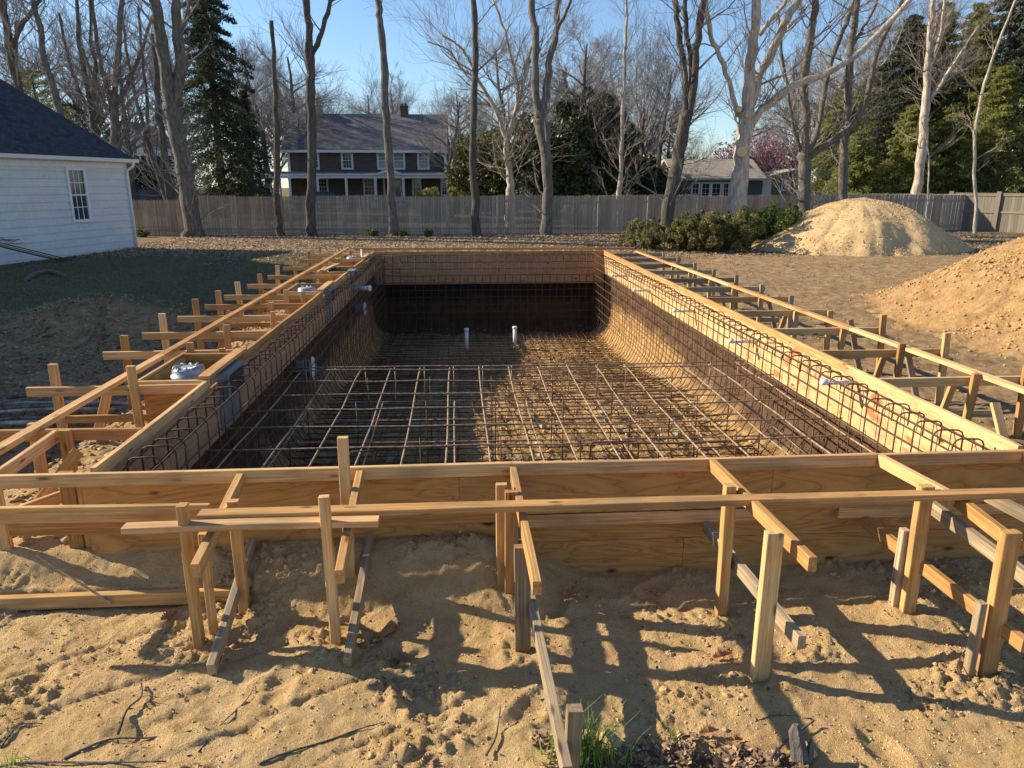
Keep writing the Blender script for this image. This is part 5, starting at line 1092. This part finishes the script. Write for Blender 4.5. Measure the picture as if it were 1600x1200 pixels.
for k, (px, yy, h, m, rw) in enumerate(((1300, 46, 7.6, M_yew, 2.9), (1352, 50, 9.5, M_yew, 3.2), (1395, 47, 12.0, M_spruce, 3.4), (1440, 50, 13.5, M_yew, 3.6), (1492, 46, 12.5, M_yew, 3.6), (1540, 48, 15.5, M_spruce, 3.9), (1590, 44, 14.5, M_spruce, 3.9), (1650, 45, 15, M_yew, 4), (1415, 42.5, 6.5, M_yew, 2.5), (1545, 42, 8.5, M_yew, 3.0), (1335, 42.5, 5, M_yew, 2.2), (1478, 42.3, 6, M_yew, 2.4))):
    conifer('evergreen_tree', '%s evergreen counting from the left in the green wall behind the right fence' % ['first', 'third', 'fourth', 'sixth', 'eighth', 'tenth', 'eleventh', 'outermost', 'short fifth', 'medium ninth', 'short second', 'short seventh'][k], px, yy, h, rw, 46000 if h > 9 else 24000, m, 70+k, 'green wall of evergreens at right', .3, .30, .14, shape=.6)
for k, px in enumerate((206, 217, 229, 241, 253, 266)):
    conifer('arborvitae', '%s arborvitae from the left in the dark row behind the white house corner' % ['first', 'second', 'third', 'fourth', 'fifth', 'sixth'][k], px, 70, 4.6+.5*(k % 3 == 0), .62, 3500, M_spruce, 90+k, 'row of dark arborvitae', .5, .0, .12, .5, shape=.35)
for k, (px, h) in enumerate(((880, 13), (1055, 9), (940, 12))): conifer('ivy_clad_tree', ['ivy-wrapped tree top above the holly', 'dark small conifer over the red shrub', 'narrow ivy-clad tree right above the tallest holly'][k], px, 78, h, 1.6 if k != 1 else 2.2, 3500, M_holly, 97+k, None, 2.5, .2, .16, .4)
# ------------------------------------------------------------------ grass, litter, leaves, sticks
def zone_pts(rng, n, x0, x1, y0, y1, test):
    x = rng.uniform(x0, x1, n); y = rng.uniform(y0, y1, n); k = test(x, y); x, y = x[k], y[k]; return x, y
HXL = lambda y: -12.45-(29.35-y)*.26
rng = np.random.default_rng(4)
lawn = lambda x, y: (x < -3.7-.2*perlin(y*2, x)) & (x > HXL(y)+.8) & ((y > 13.6-.4*fbm(x*.3, y*.3, 90, 3)-.25*(x+6)) | (x < -8.6)) & (y > 7) & (y < 26.5)
x, y = zone_pts(rng, 105000, -19, -3.6, 7, 27, lawn); z = gz(x, y)
def blades(x, y, z, h, w, rng, lean=.5):
    n = len(x); a = rng.uniform(0, 6.283, n); hh = h*rng.uniform(.5, 1.4, n); dx = np.cos(a)*w; dy = np.sin(a)*w; lx = rng.normal(size=n)*lean*hh; ly = rng.normal(size=n)*lean*hh
    V = np.stack([np.stack([x-dx, y-dy, z-.01], -1), np.stack([x+dx, y+dy, z-.01], -1), np.stack([x+lx, y+ly, z+hh], -1)], 1).reshape(-1, 3); return V, np.arange(3*n).reshape(-1, 3)
V, F = blades(x, y, z, .045, .012, rng); tag(newobj('lawn_grass', npmesh('lawn_grass', V, F, M_grass)), 'short grass of the shaded lawn', 'grass', kind='stuff')
test = lambda x, y: (fbm(x*.5, y*.8, 95, 3) > .05) | (x > 17.5)
x, y = zone_pts(rng, 42000, -9, 27, 24, 35.8, test); z = gz(x, y); V, F = blades(x, y, z, .06, .016, rng); tag(newobj('patchy_grass', npmesh('patchy_grass', V, F, M_grass)), 'patchy grass among the fallen leaves', 'grass', kind='stuff')
def litter(name, n, x0, x1, y0, y1, test, size, mat, label, flat=.35):
    x, y = zone_pts(rng, n, x0, x1, y0, y1, test); z = gz(x, y)+.012; n = len(x); C = np.stack([x, y, z], -1)
    a = rng.normal(size=(n, 3)); a[:, 2] *= flat; a /= np.linalg.norm(a, axis=1)[:, None]; b = np.stack([-a[:, 1], a[:, 0], rng.normal(size=n)*flat], -1); s = size*rng.uniform(.5, 1.4, (n, 1))
    up = np.zeros((n, 3)); up[:, 2] = s[:, 0]*rng.uniform(.1, .5, n)
    V = np.stack([C-a*s+up, C-b*s*.6, C+a*s+up*.8, C+b*s*.6], 1).reshape(-1, 3); q = np.arange(n)*4
    F = np.concatenate([np.stack([q, q+1, q+2], -1), np.stack([q, q+2, q+3], -1)]); tag(newobj(name, npmesh(name, V, F, mat)), label, 'leaves', kind='stuff')
litter('leaf_litter', 60000, -13, 26, 22.5, 36.3, lambda x, y: (y > 23+1.5*perlin(x*.4, y*.2)+2.5*(x < -8)+1.5*(x > 6)) & (rng.uniform(0, 1, len(x)) < .25+.75*sm(24, 30, y)), .055, M_dry, 'dry fallen leaves over the far strip of ground')
litter('wall_litter', 9000, -19, -9, 8, 29.3, lambda x, y: np.abs(x-HXL(y)-.55) < .5+.3*perlin(x, y), .05, M_dkleaf, 'dark fallen leaves along the foot of the white house')
litter('dug_roots', 7000, -8.5, -3.6, 5, 14, lambda x, y: fbm(x, y, 3, 3) > -.1, .03, M_dkleaf, 'dark root and leaf scraps on the dug soil at left')
litter('damp_litter', 4200, .30, 1.9, 2.3, 3.1, lambda x, y: (y < 3.0+.16*perlin(x*2.2, y)-.35*sm(1.1, 1.9, x)) & (rng.uniform(0, 1, len(x)) < .35+.65*(fbm(x*5, y*5, 64, 2) > -.05)), .019, M_damp, 'dark damp leaf and twig litter along the bottom edge', .6)

litter('wood_scraps', 900, -3.2, 4.3, 2.4, 4.6, lambda x, y: fbm(x*.7+1, y*.7, 71, 2) > .02, .013, M_dkleaf, 'scattered bark bits and dark scraps on the sand', .3)
# clods and pebbles
mb = MB(); rr = random.Random(8)
def clodmesh(seed, r):
    g = np.random.default_rng(seed); vs = []; fs = []; n, m = 9, 6
    for i in range(m+1):
        for k in range(n):
            th = math.pi*i/m; ph = 2*math.pi*k/n; q = r*(1+.32*g.normal()*(.7)); vs.append((q*math.sin(th)*math.cos(ph), q*math.sin(th)*math.sin(ph), q*.7*math.cos(th)))
    for i in range(m):
        for k in range(n): fs.append((i*n+k, (i+1)*n+k, (i+1)*n+(k+1) % n, i*n+(k+1) % n))
    me = bpy.data.meshes.new('clod'); me.from_pydata(vs, [], fs); me.materials.append(M_clod); me.update(); return me
M_clod = m_sand('clod_sand', (.34, .23, .12), (.48, .34, .18), (.58, .43, .25), .006, 90)
cms = [clodmesh(k, 1) for k in range(5)]
allv = MB()
for k in range(520):
    x = rr.uniform(-3, 4.2); y = rr.uniform(2.35, 4.5)
    if float(fbm(np.array([x*1.1+4]), np.array([y*1.4]), 21, 3)[0]) < .02 and rr.random() < .8: continue
    s = rr.choice((.005, .006, .008, .011, .015)) if rr.random() < .93 else .024; me = cms[k % 5]; z = g1(x, y); rot = Matrix.Rotation(rr.uniform(0, 6), 3, 'Z'); b = len(allv.v)
    allv.v += [tuple(Vector((x, y, z-s*.05))+rot @ (v.co*s)) for v in me.vertices]; allv.f += [tuple(i+b for i in p.vertices) for p in me.polygons]
tag(newobj('sand_clods', allv.mesh('sand_clods', M_clod, True)), 'loose clods and crumbs of damp sand', 'clods', kind='stuff')
for k, (px, py, s, lab) in enumerate(((940+12, 1160, .05, 'pale rock beside the broken wooden stump at the bottom edge'), (1262, 1165, .04, 'rough clod beside the split wooden stub'), (1000-8+55, 1010, .022, 'small stone in the shade right of the middle'), (1210+25, 1012-0, .02, 'small stone beside the lower crosspiece end'))):
    p = atz(px, py, -.82); o = newobj('rock', clodmesh(40+k, s), None, Matrix.Translation((p.x, p.y, g1(p.x, p.y)+s*.4))); tag(o, lab, 'rock')
def grit(n, smin, smax, surf, rng, mat, name, parent=None, M=None, label=None, cat=None, pw=2.5):
    x, y, z = surf(n); n = len(x); s = smin+(smax-smin)*rng.uniform(0, 1, n)**pw
    B = np.array([(1, 0, 0), (-1, 0, 0), (0, 1, 0), (0, -1, 0), (0, 0, 1), (0, 0, -1)], float); Fb = np.array([(0, 2, 4), (2, 1, 4), (1, 3, 4), (3, 0, 4), (2, 0, 5), (1, 2, 5), (3, 1, 5), (0, 3, 5)])
    a = rng.normal(size=(n, 3)); a /= np.linalg.norm(a, axis=1)[:, None]; b = rng.normal(size=(n, 3)); b -= a*(a*b).sum(1)[:, None]; b /= np.linalg.norm(b, axis=1)[:, None]; c = np.cross(a, b)
    V = (B[None, :, 0:1]*a[:, None]+B[None, :, 1:2]*b[:, None]+B[None, :, 2:3]*c[:, None])*rng.uniform(.55, 1.2, (n, 6, 1))*s[:, None, None]
    V[:, :, 2] *= .8; V += np.stack([x, y, z+s*.15], -1)[:, None]
    F = (Fb[None]+(np.arange(n)*6)[:, None, None]).reshape(-1, 3); o = newobj(name, npmesh(name, V.reshape(-1, 3), F, mat), parent, M)
    return tag(o, label, cat, kind='stuff')
def on_ground(x0, x1, y0, y1, test=None):
    def f(n):
        x = rng.uniform(x0, x1, n); y = rng.uniform(y0, y1, n)
        if test is not None: k = test(x, y); x, y = x[k], y[k]
        return x, y, gz(x, y)
    return f
M_grit = m_leaf('sand_grit', (.42, .28, .13), (.58, .41, .20), (.70, .53, .30), .95, 0, 9); M_gritd = m_leaf('dirt_grit', (.18, .12, .065), (.30, .205, .11), (.42, .30, .17), .95, 0, 5)
grit(36000, .002, .009, on_ground(-3.3, 4.6, 2.2, 4.62, lambda x, y: rng.uniform(0, 1, len(x)) < .35+.65*sm(-.15, .3, fbm(x*1.1+4, y*1.4, 21, 3))), rng, M_grit, 'sand_grit', None, None, 'fine grit and crumbs over the foreground sand', 'grit', 3.2)
grit(15000, .005, .035, on_ground(4.0, 15, 4.7, 24.5, lambda x, y: fbm(x*.5, y*1.2, 73, 3) > -.12), rng, M_gritd, 'dirt_clods', None, None, 'clods of brown dirt right of the pool', 'clods', 5)
grit(15000, .006, .05, on_ground(-9, -2.5, 4.7, 14.5), rng, M_gritd, 'dug_clods', None, None, 'clods of dug soil left of the pool', 'clods', 3)
def on_pit(n):
    x = rng.uniform(PX0+.1, PX1-.1, n); y = rng.uniform(PY0+.05, PY1-.1, n); k = np.minimum(x-PX0, PX1-x) > .3; x, y = x[k], y[k]; w = sm(0, .5, np.minimum(np.minimum(x-PX0, PX1-x), PY1-y))
    return x, y, pit_z(x, y)+(fbm(x*2, y*2, 5, 4)*.09+np.abs(fbm(x*9, y*9, 6, 3))*.05)*(.25+.75*w)
grit(15000, .006, .034, on_pit, rng, M_grit, 'pit_rubble', None, None, 'loose rubble and clods on the pit floor', 'rubble', 4.5)
for o, n in ((PILES[0], 16000), (PILES[1], 26000)):
    v = np.empty(len(o.data.vertices)*3, np.float32); o.data.vertices.foreach_get('co', v); v = v.reshape(-1, 3); v = v[v[:, 2] > .02]; cw = fbm(v[:, 0]*.7, v[:, 1]*.7, 88, 3)+.25*rng.normal(size=len(v))-.25*(v[:, 2]/v[:, 2].max()); v = v[cw > -.12]
    q = v[rng.integers(0, len(v), n)]; grit(n, .006, .05 if n > 20000 else .035, lambda k, q=q: (q[:, 0]+rng.normal(size=k)*.02, q[:, 1]+rng.normal(size=k)*.02, q[:, 2]), rng, M_grit if n < 20000 else M_grito, 'loose_clods', o, wm(o), None, None, 3.5)
# oak leaves lying about
def oakmesh(seed, mat):
    rr = random.Random(seed); V = []; n = 7; L = []
    for i in range(n*2+1):
        t = i/(n*2); w = (.36 if i % 2 else .20)*math.sin(math.pi*min(.98, t*.9+.08))*rr.uniform(.85, 1.15); L.append((t, w))
    fs = []; c = rr.uniform(.10, .3)
    for (t, w) in L:
        z = c*(t-.5)**2; V += [(t-.5, w, z+w*w*2.2*rr.uniform(.4, 1.6)), (t-.5, 0, z), (t-.5, -w*rr.uniform(.8, 1.1), z+w*w*2.2*rr.uniform(.4, 1.6))]
    for i in range(len(L)-1):
        a = i*3; fs += [(a, a+1, a+4, a+3), (a+1, a+2, a+5, a+4)]
    b = len(V); V += [(-.5, .012, .02), (-.5, -.012, .02), (-.78, 0, .09)]; fs.append((b, b+1, b+2))
    me = bpy.data.meshes.new('oak_leaf'); me.from_pydata(V, [], fs); me.materials.append(mat); me.update(); return me
M_brl = m_leaf('brown_leaf', (.20, .13, .08), (.27, .18, .11), (.22, .14, .08), .7, .1, 12); M_grl = m_leaf('fresh_green_leaf', (.18, .30, .03), (.25, .38, .05), (.22, .33, .04), .5, .3, 12)
OL = [(1130, 1022, .13, M_oak, 'bright orange oak leaf on the sand left of the near yellow stake', .3), (266, 968, .12, M_oak, 'orange-brown leaf at the foot of the leftmost brace frame', 1.0), (622, 1030, .15, M_brl, 'large dull brown lobed leaf in the shade below the wood wedge', .1),
      (1124, 1190, .15, M_brl, 'large light brown oak leaf standing up on the dark litter at the bottom', 1.2), (1108, 1142, .11, M_oak, 'reddish leaf behind the dark litter, half in shade', .2), (1152, 1148, .07, M_oak, 'small curled orange leaf in the sunlit triangle', .2), (893, 935, .14, M_oak, 'dark red leaf in the shade right of the middle frame', .5), (960, 1170, .11, M_brl, 'brown leaf on the litter beside the grass tuft', 2), (670, 1196, .10, M_brl, 'pale grey-brown leaf at the bottom edge, centre', 1), (1000, 1182, .10, M_oak, 'rusty leaf in the dark litter right of the grass tuft', 2.4), (1392, 940, .06, M_brl, 'small brown leaf by the right brace frame stakes', 1.4), (1480, 905, .05, M_brl, 'thin brown leaf on the sand near the right edge', 2.6)]
for k, (px, py, s, m, lab, rz) in enumerate(OL):
    p = atz(px, py, -.82); o = newobj('fallen_leaf', oakmesh(k, m), None, Matrix.Translation((p.x, p.y, g1(p.x, p.y)+.015)) @ Matrix.Rotation(rz, 4, 'Z') @ Matrix.Rotation(.25+.3*(k == 3), 4, 'X') @ Matrix.Scale(s, 4)); tag(o, lab, 'leaf')
p = atz(850, 868, -.80); o = newobj('green_leaf', oakmesh(77, M_grl), None, Matrix.Translation((p.x, p.y+.02, g1(p.x, p.y)+.05)) @ Matrix.Rotation(1.35, 4, 'X') @ Matrix.Rotation(1.3, 4, 'Z') @ Matrix.Scale(.12, 4)); tag(o, 'fresh green leaf standing against the near form wall', 'leaf')
# wood wedge
p = atz(598, 990, -.80); mb = MB(); M = Matrix.Translation((p.x, p.y, g1(p.x, p.y)+.02)) @ Matrix.Rotation(.75, 4, 'Z') @ Matrix.Rotation(-.2, 4, 'Y')
mb.add([M @ Vector(v) for v in ((-.09, -.006, -.012), (-.09, .006, -.012), (-.09, .006, -.006), (-.09, -.006, -.006), (.09, -.028, -.016), (.09, .026, -.016), (.09, .024, .024), (.09, -.030, .018))], [(0, 3, 2, 1), (4, 5, 6, 7), (0, 1, 5, 4), (1, 2, 6, 5), (2, 3, 7, 6), (3, 0, 4, 7)]); tag(mb.build('wood_wedge', M_fir), 'small split wooden wedge lying on the sand left of the middle frame', 'wedge')
# sticks and roots
def stick(pts, r, label, mat=None, z0=-.82, cat='stick', name='stick', lift=.0, br=()):
    P = []
    for (x, y) in pts: p = atz(x, y, z0); P.append(Vector((p.x, p.y, g1(p.x, p.y)+r*.6+lift)))
    P2 = smooth_path(P, 4); n = len(P2); mb = MB(); r *= .68; mb.tube(P2, [r*(1-.6*i/n)*random.uniform(.85, 1.15) for i in range(n)], 7)
    for (i, d, L) in br: q = P2[min(i, n-1)]; mb.tube([q, q+Vector(d)*L*.5+Vector((.01, 0, .01)), q+Vector(d)*L], [r*.5, r*.35, r*.15], 5)
    return tag(mb.build(name, mat or M_bark, None, True), label, cat)
stick([(185, 1150), (200, 1118), (222, 1095), (221, 1072)], .011, 'forked dark twig standing up on the sand at lower left', lift=.02, br=((8, (.8, -.3, .1), .12),))
stick([(100, 1185), (170, 1160), (235, 1148), (300, 1146)], .010, 'long root lying across the lower left sand'); stick([(310, 1175), (345, 1130), (385, 1100), (398, 1072)], .006, 'thin curved root left of centre near the bottom'); stick([(405, 1198), (450, 1180), (510, 1160), (560, 1140), (600, 1128)], .009, 'straight thin branch lying near the bottom centre')
stick([(0, 1165), (30, 1135), (66, 1130)], .008, 'dark stick at the lower left corner'); stick([(760, 1190), (775, 1160), (782, 1115)], .010, 'dark upright twig left of the grass tuft', lift=.02); stick([(0, 1195), (60, 1192), (150, 1198), (260, 1192)], .012, 'low root along the bottom left edge')
stick([(1270, 1118), (1215, 1110), (1180, 1120)], .006, 'thin dark twig in the shade above the split stub'); stick([(1075, 1180), (1065, 1150), (1058, 1122)], .005, 'thin upright twig rising from the dark litter', lift=.02); stick([(1490, 1060), (1500, 1035), (1516, 1010)], .007, 'short stick by the foot of the near right stake', lift=.02)
stick([(1205, 1185), (1230, 1150), (1272, 1128)], .014, 'broken reddish branch leaning on the split stub', M_bark, lift=.02)
p = atz(1250, 1170, -.80); mb = MB(); b = Vector((p.x, p.y-.03, -.92)); mb.tube([b, b+Vector((-.01, .02, .12)), b+Vector((-.02, .05, .20)), b+Vector((-.02, .06, .235))], [.042, .039, .034, .014], 6); mb.tube([b+Vector((.03, .0, 0)), b+Vector((.045, .02, .12)), b+Vector((.05, .03, .17))], [.022, .02, .006], 5); tag(mb.build('split_stub', M_bark, None, False), 'split wooden stub standing at the bottom edge right of the litter', 'stump')
rr = random.Random(5)
for k in range(9):
    y = 8.1+rr.uniform(0, 1.1); x0 = -5.9+rr.uniform(-.3, .3); x1 = -4.2+rr.uniform(-.25, .35); z = -.80+.035*(k % 4)
    tag(MB().tube(smooth_path([(x0, y, z), ((x0+x1)/2, y+rr.uniform(-.06, .06), z+.05), (x1, y+rr.uniform(-.15, .1), z+.02)], 3), [.03*rr.uniform(.5, 1.1)]*6+[.012], 7).build('cut_branch', M_bark if k % 2 else M_barkp, None, True), 'cut branch in the low pile beside the nearest left braces', 'branch', 'cut branches piled at the left edge')
tag(MB().tube([(-2.75, 4.45, -.50), (-2.25, 4.28, -.76)], .008, 6).build('stick', M_old), 'thin stick leaning over the lower board at the near left corner', 'stick')
# grass tufts in the foreground
for k, (px, py, n, h, lab) in enumerate(((908, 1192, 260, .27, 'bright green grass tuft at the bottom edge beside the long pale board'), (20, 1197, 30, .09, 'small grass tuft in the bottom left corner'), (1052, 1150, 26, .06, 'small green sprig on the dark litter'))):
    p = atz(px, py, -.82); g = np.random.default_rng(k+5); vs = []; fs = []
    for j in range(n):
        x = p.x+g.normal()*.06*h/.2; y = p.y+g.normal()*.03; z = g1(x, y)-.01; a = g.uniform(0, 6.28); L = h*g.uniform(.4, 1.2); w = .0045; dx, dy = math.cos(a)*w, math.sin(a)*w; lx, ly = g.normal()*.35*L, g.normal()*.25*L; b = len(vs)
        for t in (0, .35, .7, 1): q = (1-t*.9); vs += [(x+lx*t*t-dx*q, y+ly*t*t-dy*q, z+L*t*(1-.12*t)), (x+lx*t*t+dx*q, y+ly*t*t+dy*q, z+L*t*(1-.12*t))]
        fs += [(b+2*i, b+2*i+1, b+2*i+3, b+2*i+2) for i in range(3)]
    me = bpy.data.meshes.new('blades'); me.from_pydata(vs, [], fs); me.materials.append(M_gtuft); tag(newobj('grass_tuft', me), lab, 'grass tuft')
# ------------------------------------------------------------------ sky, sun, camera
TO_SUN = Vector((-1.8, .55, 1.0)).normalized()
wd = bpy.data.worlds.new('World'); SC.world = wd; wd.use_nodes = True; nt = wd.node_tree; bg = nt.nodes['Background']
sky = nt.nodes.new('ShaderNodeTexSky'); sky.sky_type = 'NISHITA'; sky.sun_disc = False
sky.sun_elevation = math.asin(TO_SUN.z); sky.sun_rotation = math.atan2(TO_SUN.x, TO_SUN.y) % (2*math.pi); sky.air_density = 1.0; sky.dust_density = .15; sky.ozone_density = 4.5
nt.links.new(sky.outputs[0], bg.inputs[0]); bg.inputs[1].default_value = .098
sl = bpy.data.lights.new('sun', 'SUN'); sl.energy = 5.0; sl.angle = R(.53); sl.color = (1.0, .85, .64); so = bpy.data.objects.new('sun', sl); COL.objects.link(so); so.rotation_euler = TO_SUN.to_track_quat('Z', 'Y').to_euler(); so.location = (-20, 10, 20)
cd = bpy.data.cameras.new('camera'); cd.sensor_width = 36; cd.lens = FPX/1600*36; cd.clip_start = .05; cd.clip_end = 2000
co = bpy.data.objects.new('camera', cd); COL.objects.link(co); co.location = (0, 0, CAMH); co.rotation_euler = (math.pi/2-PIT, 0, -YAW); SC.camera = co
vs_ = SC.view_settings; vs_.view_transform = 'Standard'; vs_.look = 'None'; vs_.exposure = .88; vs_.gamma = 1; vs_.use_curve_mapping = False
SC.cycles.max_bounces = 6; SC.cycles.diffuse_bounces = 3; SC.cycles.transparent_max_bounces = 8
try: SC.cycles.use_denoising = True
except Exception: pass
